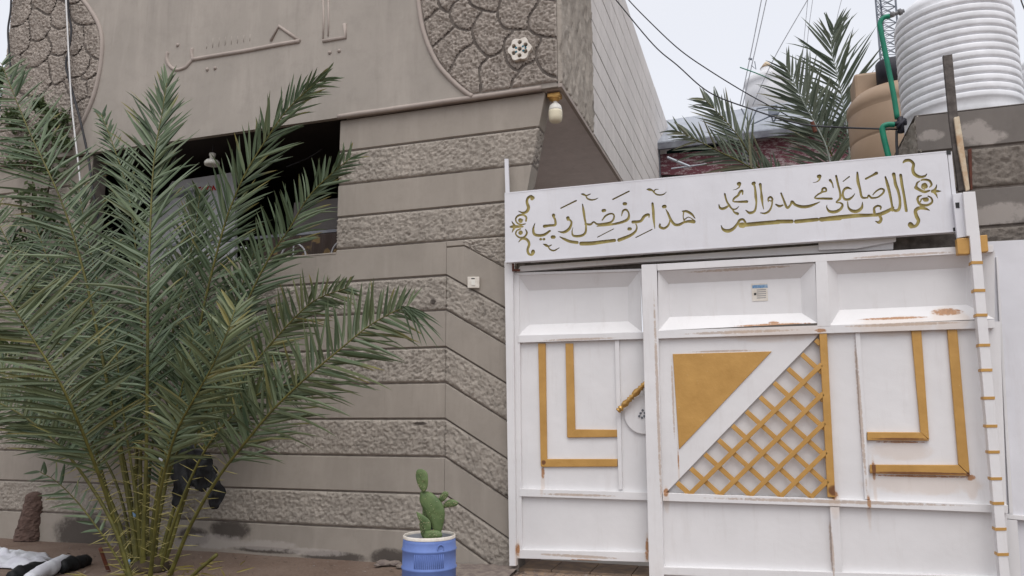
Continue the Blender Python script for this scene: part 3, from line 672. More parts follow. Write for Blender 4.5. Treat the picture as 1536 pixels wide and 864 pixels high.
# right post with gold bands
YP = YR-.09
gp = thing('striped_gate_post', 'white gate post with narrow gold bands and yellow clamp', 'gate post', (P(1500, 864, YP).x, YP, 0))
plate('post', [(1444.5,288),(1463,287),(1470,352),(1515,864),(1519,900),(1503.5,900),(1500,864),(1454.5,354),(1450,354)], YP, .06, 'white', gp, .003)
def edge_x(y): return (1454.5+(y-354)*(1500-1454.5)/510-.9, 1470.3+(y-357)*(1515-1470)/507+.9)
for y in (393.6,435.4,472.4,517.6,555,597,639,678,718,755,793.7,831.7):
    a, b = edge_x(y); plate('gold_band', [(a,y-2),(b,y-2.2),(b,y+2.2),(a,y+2.4)], YP-.003, .066, 'gold', gp, 0)
plate('clamp_block', [(1435,358),(1455,356),(1455,381),(1437,381.5)], YP+.02, .05, 'gold', gp, .004)
plate('clamp_block', [(1468.5,353),(1481,352),(1483,377),(1470,378.5)], YP+.02, .05, 'gold', gp, .004)
plate('side_bar', [(1429,291),(1443,289),(1449,355),(1436,357)], YP+.03, .03, 'clean', gp)
plate('keeper_hole', [(1433,304),(1439,303.5),(1439.5,312),(1434,312)], YP+.028, .004, 'black', gp, 0)
# plain white leaf on the far right
pg = thing('white_metal_panel', 'plain white sheet metal panel at the right edge beyond the striped post', 'panel', (P(1560, 864, YG).x, YG, 0))
plate('sheet', [(1470,363),(1720,350),(1760,800),(1505,773)], YG+.01, .006, 'clean', pg, .001)
plate('sheet', [(1505,773),(1760,800),(1770,960),(1512,880)], YG+.03, .006, 'clean', pg, .001)
plate('rail', [(1508,771),(1760,795),(1760,803),(1509,778)], YG-.01, .03, 'white', pg)
plate('stile', [(1509,779),(1526,780),(1534,900),(1516,900)], YG-.008, .03, 'white', pg)
plate('stile', [(1494,385),(1497,385),(1520,771),(1514,771)], YG-.006, .014, 'white', pg)
# threshold
th = thing('threshold', 'mottled stone threshold tiles under the left gate leaf', 'threshold', (P(870, 850).x, 0, 0))
xs = [P(x, 850, 0).x for x in (777, 826, 884, 946, 1006)]
for i in range(4):
    m = MB(); m.box((xs[i]+.003, .012, -.02), (xs[i+1]-.003, .35, .018)); m.out('tile', 'threshold', th, bev=.004)
    m = MB(); m.box((xs[i]+.05, -.42, -.03), (xs[i+1]+.044, .008, .004+.003*i)); m.out('tile', 'threshold', th, bev=.006)
xs0 = [xs[0]-.35+i*.02 for i in range(3)]
# ================================================================ NAME SIGN with cut-out calligraphy
K = {'A': (755, 280, 7.2), 'B': (835, 280, 8.64), 'C': (940, 270, 8.64), 'D': (1070, 250, 7.855), 'E': (1150, 240, 7.855), 'F': (1230, 235, 7.855), 'G': (1310, 225, 6.643)}
ST = []
def s(k, *pts): ST.append((k, pts))
s('A',(325,125,20),(300,105,22),(265,125,20),(256,170,22),(272,225,26),(255,268,24),(215,283,18),(165,265,5)); s('A',(310,130,28),(322,118,24))
s('A',(245,372,14),(248,330,15),(215,306,16),(165,312,16),(135,345,13),(146,388,13),(188,410,14),(240,402,8)); s('A',(183,364,34),(188,372,32)); s('A',(183,364,18),(208,360,12))
s('A',(70,435,6),(95,433,22),(140,432,24),(210,432,14)); s('A',(92,375,5),(112,408,16),(135,430,14)); s('A',(95,495,5),(112,458,16),(135,436,14))
s('A',(240,462,8),(255,500,15),(228,543,15),(178,550,14),(137,518,12),(145,478,12),(185,456,13)); s('A',(188,496,34),(184,500,32))
s('A',(165,598,6),(205,562,18),(255,572,22),(280,620,20),(263,680,20),(275,725,20),(310,735,18),(330,708,20)); s('A',(320,706,32),(322,700,30))
s('A',(342,395,5),(325,450,16),(330,505,22),(370,527,22),(440,520,22),(503,478,16)); s('A',(445,428,26),(500,420,20),(560,412,20),(560,360,18),(543,325,18),(543,310,28))
s('A',(530,545,28),(547,545,28)); s('A',(402,568,20),(406,568,20)); s('A',(437,568,20),(441,568,20))
s('A',(430,620,5),(460,632,20),(485,645,14),(520,630,8)); s('A',(478,635,10),(505,678,12),(550,690,13),(605,660,5)); s('A',(698,338,28),(700,352,26)); s('A',(705,350,16),(735,380,16),(728,425,20),(700,468,24),(650,493,20),(592,485,5))
s('B',(55,280,13),(252,182,15)); s('B',(40,650,8),(100,680,24),(170,710,28),(265,725,30)); s('B',(318,738,38),(450,735,38),(600,716,34),(750,697,30))
s('B',(808,692,34),(880,665,32),(960,630,28),(1020,582,22),(1040,530,14),(1028,485,12)); s('B',(990,462,24),(1060,452,24)); s('B',(318,95,6),(345,100,20),(385,115,14),(435,96,10)); s('B',(375,112,10),(400,155,16),(450,172,16),(500,165,12),(540,145,4))
s('B',(335,228,10),(350,320,24),(365,420,20),(380,500,18),(376,585,22),(340,628,24),(270,643,24),(212,632,20),(200,580,12),(212,528,4))
s('B',(375,485,22),(440,490,20),(480,458,16),(530,487,18),(620,478,18),(700,462,20),(738,420,18),(742,370,16),(705,350,16),(640,375,18),(590,435,12)); s('B',(603,312,32),(622,308,30))
s('B',(525,512,12),(620,502,18),(760,482,22),(870,452,26),(928,415,26),(935,345,16),(900,300,20),(860,315,18),(840,380,8)); s('B',(876,222,32),(894,222,30)); s('B',(730,165,14),(938,60,14)); s('B',(530,655,9),(740,547,8)); s('B',(938,548,32),(955,548,30))
s('C',(260,122,6),(295,125,26),(335,137,16),(352,160,12)); s('C',(345,155,12),(390,188,15),(440,195,15),(485,182,11),(515,155,5)); s('C',(352,160,14),(370,125,10),(412,120,6)); s('C',(120,745,10),(330,640,10))
s('C',(82,545,30),(180,533,26),(230,470,28),(285,448,22),(290,485,10)); s('C',(335,305,22),(345,400,26),(350,500,24),(365,630,7)); s('C',(432,572,14),(432,608,24),(480,628,24),(530,600,20),(556,550,16),(558,520,10))
s('C',(505,375,5),(535,430,20),(570,510,24),(620,575,26),(680,580,26),(740,550,22),(800,537,26),(870,540,36)); s('C',(480,346,34),(496,344,34))
s('C',(722,405,12),(780,408,24),(845,445,22),(885,497,10)); s('C',(738,420,14),(733,480,10),(745,525,14)); s('C',(875,535,14),(850,505,10),(800,482,9),(762,505,12),(745,520,10))
s('D',(135,322,16),(155,400,16),(190,460,18),(222,498,14),(265,500,12),(300,470,6)); s('D',(65,448,8),(80,488,20),(120,495,24),(168,470,18),(186,445,12)); s('D',(225,500,14),(250,540,16),(285,555,26))
s('D',(395,412,24),(300,415,18),(235,410,12),(245,375,18),(290,340,20),(318,295,22),(343,285,18),(345,325,12)); s('D',(300,203,34),(307,200,32)); s('D',(318,210,14),(305,240,12),(272,265,8),(235,275,4))
s('D',(472,200,32),(480,195,30)); s('D',(480,210,18),(492,260,18),(500,355,24),(506,430,16),(488,520,20),(430,545,24),(383,515,8)); s('D',(553,210,26),(563,290,16),(570,360,24),(580,440,14),(592,500,7))
s('D',(648,412,10),(648,375,16),(675,358,18),(697,385,16),(680,405,12),(650,395,8)); s('D',(695,400,14),(688,460,14),(660,520,18),(610,550,18),(555,545,8))
s('D',(90,690,5),(115,740,22),(170,758,32),(230,735,28),(280,680,22),(310,632,22),(350,622,20),(378,655,18)); s('D',(325,690,44),(350,690,48)); s('D',(385,685,36),(600,665,36),(770,652,36)); s('E',(125,726,34),(295,724,34)); s('E',(345,726,34),(595,702,32)); s('E',(640,700,38),(864,686,36))
s('E',(614,195,34),(624,192,32)); s('E',(632,205,14),(618,235,14),(590,258,8),(545,268,4)); s('E',(748,240,24),(772,275,14),(785,325,10)); s('E',(110,525,14),(150,545,22),(190,533,14)); s('E',(170,393,16),(200,470,18),(240,562,22),(280,530,18),(300,492,24),(340,530,24),(420,552,28),(500,545,26),(570,520,18),(628,493,6))
s('E',(765,457,20),(680,455,20),(570,450,14),(600,410,14),(648,380,18),(660,338,18),(692,333,18),(700,365,16),(660,378,14))
s('F',(190,228,18),(210,320,20),(235,420,18),(237,490,22),(192,538,12),(240,545,14),(265,572,20),(240,620,24),(180,650,28),(112,645,24),(80,600,12),(82,570,5)); s('F',(370,382,8),(320,368,22),(280,395,20),(268,450,20),(290,500,22),(340,503,22),(385,470,14),(410,435,5))
s('F',(272,292,9),(345,236,12)); s('F',(440,188,16),(447,290,28),(470,380,22),(495,478,20),(560,485,14)); s('F',(500,535,6),(492,600,24),(440,642,30),(380,640,28),(335,602,18),(325,530,8)); s('F',(560,482,14),(575,458,16),(610,487,18),(680,478,14),(740,432,18),(752,392,18),(712,380,16),(660,410,14),(622,450,9))
s('F',(540,262,18),(610,225,18),(665,195,28)); s('F',(20,742,38),(150,722,36),(300,708,36),(450,695,34),(600,690,28),(700,680,32),(800,640,32),(862,600,20)); s('F',(640,655,24),(640,605,20),(680,580,18),(715,592,18),(712,620,12)); s('F',(705,700,26),(720,740,26),(695,775,26),(655,762,8))
s('G',(120,270,13),(140,340,22),(165,440,20),(192,592,16),(180,590,26)); s('G',(203,243,28),(212,290,22),(222,345,24),(250,420,20),(266,520,20),(255,590,22),(215,605,20),(190,580,14)); s('G',(272,252,22),(285,345,22),(305,450,20),(328,605,22))
s('G',(298,125,12),(320,107,22),(365,105,22),(400,140,22),(393,195,24),(410,240,26),(460,268,22),(510,262,16),(532,240,7))
s('G',(425,375,28),(455,395,22),(510,418,20),(560,405,12)); s('G',(478,302,12),(500,295,16),(555,305,18),(580,345,16),(560,372,8)); s('G',(425,370,18),(436,330,14),(462,310,8)); s('G',(515,355,36),(520,362,34)); s('G',(515,335,14),(490,345,12),(485,375,12),(510,392,10))
s('G',(440,500,16),(455,530,20),(480,548,20),(540,550,18),(585,520,16),(578,480,14),(545,460,10)); s('G',(515,495,32),(530,493,34)); s('G',(510,480,12),(480,490,10),(470,515,10)); s('G',(440,490,20),(450,465,16),(480,455,8))
s('G',(590,412,26),(640,411,18),(675,410,4)); s('G',(597,402,12),(620,385,16),(632,345,4)); s('G',(597,420,12),(622,440,16),(640,480,4))
s('G',(560,602,6),(520,585,20),(460,578,26),(420,605,26),(430,660,28),(450,705,26),(425,755,22),(375,762,30)); s('G',(370,745,40),(380,752,36))
# signed distance grid in photo pixels
gx0, gy0, gs = 757., 226., .25; NX, NY = int((1442-gx0)/gs), int((398-gy0)/gs)
D = np.full((NY, NX), 5., 'f')
for k, pts in ST:
    ox, oy, sc = K[k]; q = smoothpts([(x/sc+ox, y/sc+oy, w_/sc/2*1.38) for x, y, w_ in pts], 5)
    for a, b in zip(q[:-1], q[1:]):
        R_ = max(a[2], b[2], .15)+2
        i0, i1 = int((min(a[0], b[0])-R_-gx0)/gs), int((max(a[0], b[0])+R_-gx0)/gs)+2; j0, j1 = int((min(a[1], b[1])-R_-gy0)/gs), int((max(a[1], b[1])+R_-gy0)/gs)+2
        i0 = max(i0, 0); j0 = max(j0, 0)
        xx, yy = np.meshgrid(gx0+np.arange(i0, min(i1, NX))*gs, gy0+np.arange(j0, min(j1, NY))*gs)
        dx, dy = b[0]-a[0], b[1]-a[1]; t = np.clip(((xx-a[0])*dx+(yy-a[1])*dy)/(dx*dx+dy*dy+1e-9), 0, 1)
        dd = np.hypot(xx-a[0]-t*dx, yy-a[1]-t*dy)-np.maximum(.35, a[2]+(b[2]-a[2])*t)
        sub = D[j0:j0+dd.shape[0], i0:i0+dd.shape[1]]; np.minimum(sub, dd, out=sub)
def contours(D):
    """marching squares, chained into closed loops"""
    ins = D < 0; nxt = {}
    code = ins[:-1, :-1]*1+ins[:-1, 1:]*2+ins[1:, 1:]*4+ins[1:, :-1]*8
    def pt(j, i, e):
        if e == 0: return ('h', j, i)
        if e == 1: return ('v', j, i+1)
        if e == 2: return ('h', j+1, i)
        return ('v', j, i)
    def pos(p_):
        k, j, i = p_
        if k == 'h': a, b = D[j, i], D[j, i+1]; return (i+a/(a-b), float(j))
        a, b = D[j, i], D[j+1, i]; return (float(i), j+a/(a-b))
    tab = {1: [(3,0)], 2: [(0,1)], 3: [(3,1)], 4: [(1,2)], 5: [(3,0),(1,2)], 6: [(0,2)], 7: [(3,2)], 8: [(2,3)], 9: [(2,0)], 10: [(0,1),(2,3)], 11: [(2,1)], 12: [(1,3)], 13: [(1,0)], 14: [(0,3)]}
    for j, i in zip(*np.nonzero((code > 0) & (code < 15))):
        for a, b in tab[int(code[j, i])]: nxt[pt(j, i, a)] = pt(j, i, b)
    loops = []
    while nxt:
        s0, cur = nxt.popitem(); L = [s0]
        while cur != s0 and cur in nxt: L.append(cur); cur = nxt.pop(cur)
        loops.append([pos(p_) for p_ in L])
    return loops
loops = [L[::2] for L in contours(D) if len(L) > 14]
ns = thing('name_sign', 'long white sign with cut-out gold backed Arabic calligraphy above the gate', 'sign', (P(1090, 330, YS).x, YS, P(1090, 392, YS).z))
cu_ = bpy.data.curves.new('sign_face', 'CURVE'); cu_.dimensions = '2D'; cu_.fill_mode = 'BOTH'; cu_.extrude = .0015
def spl2(pts):
    s_ = cu_.splines.new('POLY'); s_.points.add(len(pts)-1); s_.use_cyclic_u = True
    for p_, q in zip(s_.points, pts): p_.co = (q[0], q[1], 0, 1)
spl2(xz([(757,290),(1420,227),(1433,347),(758,393)], YS))
for L in loops: spl2(xz([(gx0+x*gs, gy0+y*gs) for x, y in L], YS))
vo = bpy.data.objects.new('tmp', cu_); COL.objects.link(vo); dg = bpy.context.evaluated_depsgraph_get(); dg.update()
me = bpy.data.meshes.new_from_object(vo.evaluated_get(dg)); bpy.data.objects.remove(vo)
obj('sign_face', [(q.co.x, YS-q.co.z, q.co.y) for q in me.vertices], [tuple(p_.vertices) for p_ in me.polygons], 'clean', ns)
plate('gold_backing', [(759,291.5),(1418.5,229),(1430.5,345.5),(759.5,391)], YS+.011, .004, 'signgold', ns, 0)
plate('top_edge', [(757,289),(1420,226),(1420.2,228),(757.2,291)], YS-.003, .05, 'clean', ns, 0)
plate('bottom_edge', [(758,392),(1433,346),(1433,347.6),(758,394)], YS-.003, .05, 'clean', ns, 0)
plate('end_strip', [(1421,227.2),(1427.5,227),(1440.5,349),(1433.8,349)], YS+.001, .05, 'clean', ns)
plate('corner_cap', [(1419.5,225.5),(1426,225.3),(1426.6,231),(1420,231.5)], YS-.004, .04, 'black', ns, 0)
plate('corner_cap', [(1429.5,341.5),(1434.8,341),(1435.5,346.6),(1430,347)], YS-.004, .04, 'black', ns, 0)
# ================================================================ BLOCK WALL at the right, with tank
YW = .12
bw = thing('block_wall', 'grey cement and rough block wall carrying the white water tank', 'wall', (P(1500, 400, YW).x, YW, 0))
XW = P(1375, 200, YW).x; XW2 = XW+3.2; zw = [P(1460, y, YW).z for y in (163, 222, 283, 342)]+[P(1460, 405, YW).z, 1.2, .6, 0]
cr = MB(); cr.box((XW+.01, YW+.015, -.1), (XW2, YW+1.25, zw[0]-.01)); cr.out('wall_core', 'joint', bw)
for k in range(len(zw)-1):
    rg = k in (1, 3, 5); nm, mt, rl = ('rough_course', 'block', r_rough) if rg else ('plain_course', 'cement', r_plain)
    patch(nm, (XW, YW, zw[k+1]+.008), (XW2, YW, zw[k+1]+.008), (XW2, YW, zw[k]-.006), (XW, YW, zw[k]-.006), mt, bw, rl, res=.013 if rg else .06)
    patch(nm, (XW, YW+1.2, zw[k+1]+.008), (XW, YW, zw[k+1]+.008), (XW, YW, zw[k]-.006), (XW, YW+1.2, zw[k]-.006), 'rough' if k == 0 else mt, bw, r_rough, nrm=(-1, 0, 0), res=.016)
cr = MB(); cr.box((XW-.004, YW+.0, zw[0]-.008), (XW2, YW+1.25, zw[0]+.0)); cr.out('wall_cap', 'cement', bw, bev=.004)
def tank(root, cx, cy, z0, R_, Hh, ribs, mat, ribh=.012, dome=.2, lid=None, nseg=64):
    prof = [(R_*.93, 0), (R_*.985, .015), (R_*1.0, .05), (R_*1.0, .07)]
    h = .12; step = (Hh-.14)/ribs
    for k in range(ribs):
        z = .12+k*step
        prof += [(R_, z), (R_+ribh*.8, z+step*.10), (R_+ribh, z+step*.30), (R_+ribh, z+step*.62), (R_+ribh*.8, z+step*.78), (R_-.008, z+step*.86), (R_-.011, z+step*.93)]
    prof += [(R_, Hh), (R_*.96, Hh+dome*.25), (R_*.75, Hh+dome*.65), (R_*.42, Hh+dome), (R_*.32, Hh+dome*1.03)]
    m = MB(); m.lathe(prof, (cx, cy, z0), nseg); m.out('tank_body', mat, root, True)
    if lid:
        m = MB(); m.lathe([(R_*.34, 0), (R_*.36, .015), (R_*.36, .09), (R_*.32, .11), (R_*.02, .12)], (cx, cy, z0+Hh+dome), 32); m.out('tank_lid', lid, root, True)
TY = YW+.5; c = P(1439, 140, TY); R_ = abs(P(1529, 100, TY).x-P(1349, 100, TY).x)/2*.985
tk = thing('water_tank', 'large white ribbed water tank standing on the block wall', 'water tank', (c.x, TY, zw[0]))
tank(tk, c.x, TY, zw[0]+.002, R_, P(1439, -10, TY-R_).z-zw[0], 13, 'tank', .009, .18, 'tank')
# brown tank
BY = 2.2; c = P(1352, 200, BY); R_ = abs(P(1433, 200, BY).x-P(1274, 200, BY).x)/2
z1 = P(1352, 128, BY-R_).z
bk = thing('water_tank', 'tan brown water tank with dark lid behind the sign', 'water tank', (c.x, BY, z1-2.0))
m = MB(); pr = [(R_, -1.6)]
for k in range(5):
    z = -1.5+k*.28; pr += [(R_, z), (R_+.003, z+.02), (R_+.003, z+.25), (R_-.002, z+.262), (R_-.006, z+.27)]
pr += [(R_+.012, -.08), (R_+.008, -.02), (R_*.96, .03), (R_*.84, .085), (R_*.6, .13), (R_*.4, .145)]
m.lathe(pr, (c.x, BY, z1), 56); m.out('tank_body', 'browntank', bk, True)
ra = P(1283, 122, BY-.4); m = MB(); m.box((P(1280, 122, BY).x, BY-.05, z1-.1), (c.x, BY+.3, P(1283, 113, BY).z)); m.out('tank_shoulder', 'browntank', bk, bev=.03)
cc = P(1336, 100, BY-.2); m = MB(); m.lathe([(.13, -.2), (.13, .03), (.12, .045), (.02, .05)], cc, 32); m.out('tank_lid', 'lid', bk, True)
m = MB(); m.box((c.x-R_, BY-R_, 0), (c.x+R_, BY+R_, z1-1.62)); tag(m.out('tank_stand', 'cement'), 'cement plinth under the tan water tank', 'plinth')
# far tanks
FY = 9; c = P(1153, 150, FY); R_ = abs(P(1188, 150, FY).x-P(1118, 150, FY).x)/2; z1 = P(1153, 120, FY).z
ft = thing('water_tank', 'distant white tank with conical top behind the metal roof', 'water tank', (c.x, FY, z1-1.2))
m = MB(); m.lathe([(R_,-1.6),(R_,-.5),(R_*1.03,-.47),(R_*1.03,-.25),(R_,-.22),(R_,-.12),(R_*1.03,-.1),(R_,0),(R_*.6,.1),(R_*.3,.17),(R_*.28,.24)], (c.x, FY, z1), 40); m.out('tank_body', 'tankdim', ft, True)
m = MB(); m.lathe([(R_*.30,.0),(R_*.12,.10),(.02,.13)], (c.x, FY, z1+.24), 24); m.out('tank_lid', 'paleplank', ft, True)
m = MB(); m.box((c.x-.7, FY-.5, 0), (c.x+.7, FY+.7, z1-1.6)); m.out('stand', 'cement', ft)
EY = 3; c = P(1570, 120, EY); R_ = abs(P(1570, 120, EY).x-P(1521, 120, EY).x); z1 = P(1540, 92, EY).z
et = thing('water_tank', 'white tank with black lid cut by the right edge of the photo', 'water tank', (c.x, EY, z1-1.2))
tank(et, c.x, EY, z1-1.2, R_, 1.1, 5, 'tank', .012, .14, 'lid')
m = MB(); m.box((c.x-.5, EY-.4, 0), (c.x+.5, EY+.5, z1-1.2)); m.out('stand', 'cement', et)
# green water pipe
gpz = thing('water_pipe', 'green water pipe with elbows linking the tanks', 'pipe', P(1345, 190, YW+.2))
YQ = YW+.25
q = [P(x, y, YQ) for x, y in ((1334,24),(1325,27),(1320,35),(1321,45),(1330,90),(1340,140),(1346,178))]
m = MB(); m.tube([tuple(a) for a in smoothpts(q, 6)], .018, 10); m.out('pipe_run', 'greenpipe', gpz, True)
q = [P(x, y, YQ) for x, y in ((1342,187),(1332,187),(1324,191),(1325,203),(1331,228),(1337,250))]
m = MB(); m.tube([tuple(a) for a in smoothpts(q, 6)], .02, 10); m.out('pipe_run', 'greenpipe', gpz, True)
m = MB(); m.tube([P(1332,24.5,YQ), P(1356,16,YQ)], .014, 10); m.tube([P(1336,22.5,YQ), P(1341,21,YQ)], .021, 10); m.tube([P(1348,19,YQ), P(1352,17,YQ)], .024, 10); m.out('inlet_fitting', 'greypipe', gpz, True)
m = MB(); m.tube([P(1341,186,YQ), P(1360,184,YQ)], .018, 10); m.tube([P(1350,176,YQ), P(1352,199,YQ)], .022, 10); m.tube([P(1346,192,YQ-.03), P(1358,178,YQ-.03)], .012, 8); m.out('valve', 'lid', gpz, True)
wire('hose', [(1345,196,YQ),(1345,215,YQ),(1347,250,YQ)], .010, 'wire', 'black hose dropping from the valve beside the block wall', 'hose')
# rusty post and plank
rp = thing('rusty_post', 'rusty steel angle post with cream plank standing behind the sign end', 'post', P(1437, 288, -.1))
plate('steel_angle', [(1414.5,83),(1428.5,81),(1437,172),(1452,285),(1438,287),(1424,180)], -.09, .03, 'rust', rp, .003)
plate('plank', [(1431,176),(1439,174),(1444,205),(1455,284),(1449,287),(1437,222)], -.12, .02, 'paleplank', rp, .003)
plate('rust_strip', [(1452,224),(1457.5,222),(1459,284),(1456,285)], .06, .02, 'brownstalk', rp, .002)
# ================================================================ beyond the gate: canopy, wall, fabric
CY = 6.0
cn = thing('metal_canopy', 'sloping galvanised sheet roof beyond the gate with grey fascia', 'roof', (P(1130, 200, CY).x, CY, 0))
A, B = P(960, 216, CY), P(1420, 162, CY); C_, D_ = P(1420, 118, CY+2.5), P(960, 186, CY+2.5)
nr = 44; V = []; Fc = []
for i in range(nr*2+1):
    t = i/(nr*2); h = .003 if i % 2 else -.003
    a = A.lerp(B, t); b = D_.lerp(C_, t); V += [a+Vector((0,0,h)), b+Vector((0,0,h)), a+Vector((0,0,h-.02)), b+Vector((0,0,h-.02))]
for i in range(nr*2): k = 4*i; Fc += [(k,k+4,k+5,k+1),(k+2,k+3,k+7,k+6),(k,k+2,k+6,k+4),(k+1,k+5,k+7,k+3)]
obj('roof_sheet', V, Fc, 'roofmetal', cn)
m = MB(); dn = Vector((0,0,-.10)); a, b = A+Vector((0,-.03,-.03)), B+Vector((0,-.03,-.03)); b2 = Vector((0,.06,0))
m.add([a, b, b+dn, a+dn, a+b2, b+b2, b+dn+b2, a+dn+b2], [(0,1,2,3),(7,6,5,4),(0,4,5,1),(1,5,6,2),(2,6,7,3),(3,7,4,0)]); m.out('fascia', 'gutter', cn)
for px in (986, 1118, 1290):
    a = P(px, 230, CY+.1); m = MB(); m.box((a.x-.04, CY+.05, 0), (a.x+.04, CY+.13, P(px, 215-(px-986)*.125, CY+.1).z)); m.out('support_post', 'gutter', cn)
plate('patterned_fabric', [(985,232),(1060,226),(1110,207),(1215,196),(1300,196),(1300,262),(985,262)], CY+.22, .02, 'maroon', None, 0)
o = bpy.data.objects['patterned_fabric']; tag(o, 'maroon and white patterned fabric hanging under the metal canopy', 'fabric')
plate('green_awning', [(1000,227),(1030,213),(1075,208),(1075,232),(1000,231)], CY+.8, .04, 'greencloth', None, 0)
tag(bpy.data.objects['green_awning'], 'dark green awning under the left end of the metal canopy', 'awning')
m = MB(); m.tube([P(1001,236,CY-.2), P(1035,250,CY-.2)], .02, 8); m.tube([P(1007,253,CY-.2), P(1060,246,CY-.2)], .012, 8); tag(m.out('white_pole', 'roofmetal'), 'thin white slanting pole under the canopy beside the house flank', 'pole')
m = MB(); a = P(960, 247, CY+.4); b = P(1420, 214, CY+.4); m.box((a.x, CY+.4, 0), (b.x, CY+.6, P(1100, 241, CY+.4).z)); tag(m.out('yard_wall', 'cement'), 'low grey cement wall below the patterned fabric beyond the gate', 'wall')
plate('shade_backing', [(1110,203),(1420,170),(1420,262),(985,262),(985,236)], CY+2.2, .1, 'dark', None, 0)  # sheet added as painted shade behind the fabric
tag(bpy.data.objects['shade_backing'], 'near black sheet painted as the shade deep under the metal canopy', 'wall')
# bracket frame on the roof
br = thing('aerial_bracket', 'small grey metal bracket frame standing on the canopy roof', 'bracket', P(1140, 185, CY+.6))
yb = CY+.3
for a, b in (((1124,187),(1136,163)),((1127,187),(1160,172)),((1136,163),(1166,158)),((1160,184),(1153,160)),((1160,184),(1172,162)),((1125,187),(1112,163))):
    m = MB(); m.tube([P(*a, yb), P(*b, yb)], .012, 6); m.out('strut', 'tower', br)
plate('box', [(1152,160),(1166,157),(1167,170),(1153,173)], yb-.1, .1, 'tower', br, .004)
# lattice tower
TW = 22.; tw = thing('lattice_tower', 'tall thin steel lattice mast rising behind the tanks', 'tower', (P(1330, 400, TW).x, TW, 0))
def tp(x, y, dy=0): return P(x, y, TW+dy)
legs = [((1311,-30),(1322,115),0), ((1318,-30),(1330,115),.5), ((1341,-30),(1350,115),0)]
for a, b, dy in legs:
    t_, b_ = tp(*a, dy), tp(*b, dy); dd = (b_-t_)/(t_.z-b_.z); b_ = Vector((b_.x, b_.y, b_.z-3)); m = MB(); m.tube([t_, b_], .035, 6); m.out('leg', 'tower', tw)
for k in range(12):
    y = -26+k*12; f = lambda i, yy: tp(legs[i][0][0]+(legs[i][1][0]-legs[i][0][0])*(yy+30)/145, yy, legs[i][2])
    for i, j in ((0, 2), (1, 2), (0, 1)):
        m = MB(); m.tube([f(i, y), f(j, y+12)], .012, 4); m.tube([f(j, y), f(i, y+12)], .012, 4); m.tube([f(i, y), f(j, y)], .014, 4); m.out('cross_brace', 'tower', tw)
m = MB(); a = tp(1333, 180); m.box((a.x-.8, TW-.6, 0), (a.x+.8, TW+.9, a.z)); m.out('tower_base', 'cement', tw)
# overhead wires
for pts, r_, mt, lb in (
  ([(905,-22,2.),(924,0,2.),(980,67,2.2),(1016,98,2.2),(1063,138,2.2),(1125,163,1.8),(1197,185,1.),(1260,191,.6),(1346,194,.4)], .010, 'wire', 'lower black cable sagging from the top to the green valve'),
  ([(920,-30,3.),(943,0,3.),(980,38,3.),(1020,75,3.),(1063,105,3.2),(1120,140,3.5),(1175,170,4),(1195,182,4)], .010, 'wire', 'upper black cable sagging down across the sky to the canopy'),
  ([(1146,-20,8.),(1130,62,8.),(1110,158,8.)], .014, 'greywire', 'left of the pair of thin stays rising left of the far tank'),
  ([(1154,-20,8.2),(1139,48,8.2),(1114,158,8.2)], .014, 'greywire', 'right of the pair of thin stays rising left of the far tank'),
  ([(1220,-15,8.5),(1175,62,8.5),(1152,106,8.5),(1129,158,8.5)], .012, 'greywire', 'long stay slanting to the top of the far white tank'),
  ([(1213,-15,9.),(1203,95,9.),(1200,150,9.)], .009, 'greywire', 'faint thin stay just left of the tall palm fronds'),
  ([(1221,-15,9.3),(1211,62,9.3),(1206,150,9.3)], .009, 'greywire', 'second faint stay just beside the tall palm fronds'),
  ([(1266,-15,9.6),(1255,30,9.6),(1247,80,9.6)], .009, 'greywire', 'short faint stay above the tip of the tallest frond'),
  ([(1110,101,4.),(1140,112,4.),(1175,128,4.)], .010, 'greenpipe', 'thin teal rod slanting towards the palm fronds'),
  ([(1529,-10,3.5),(1536,12,3.5),(1560,60,3.5)], .010, 'wire', 'short dark wire at the top right corner')):
    wire('overhead_wire', pts, r_, mt, lb, 'wire')
m = MB(); m.tube([P(1123,88,8.1), P(1128,89,8.1)], .02, 6); m.tube([P(1132,92,8.1), P(1134,104,8.1), P(1127,98,8.1)], .008, 4); tag(m.out('wire_spacer', 'tower'), 'small clamp joining the two stays left of the far tank', 'clamp')
# ================================================================ PALMS
def rachis_pts(path, n=64):
    q = smoothpts([np.array(P(*p)) for p in path], 16); q = [Vector(a) for a in q]
    L = [0]
    for a, b in zip(q[:-1], q[1:]): L.append(L[-1]+(b-a).length)
    o = []; j = 0
    for k in range(n+1):
        d = L[-1]*k/n
        while j < len(L)-2 and L[j+1] < d: j += 1
        t = (d-L[j])/max(1e-9, L[j+1]-L[j]); o.append(q[j].lerp(q[j+1], min(1, max(0, t))))
    return o, L[-1]
budget = [300]
def leaflet(base, d, side, length, wid, droop, tint, bend=0.):
    """folded blade: 5 stations, 3 across"""
    d = d.normalized(); nrm = d.cross(side).normalized(); wv = nrm.cross(d).normalized(); V = []
    prof = (.5, 1., .86, .5, .03); sg = (0, .22, .5, .8, 1.)
    for s_, w_ in zip(sg, prof):
        c = base+d*(length*s_)+Vector((0, 0, -droop*s_*s_*length))+wv*(bend*s_*s_*length)
        V += [c-wv*(wid*w_)+nrm*(wid*w_*.5), c, c+wv*(wid*w_)+nrm*(wid*w_*.5)]
    Fc = []
    for i in range(4):
        for k in range(2): a = i*3+k; Fc.append((a, a+1, a+4, a+3))
    return V, Fc
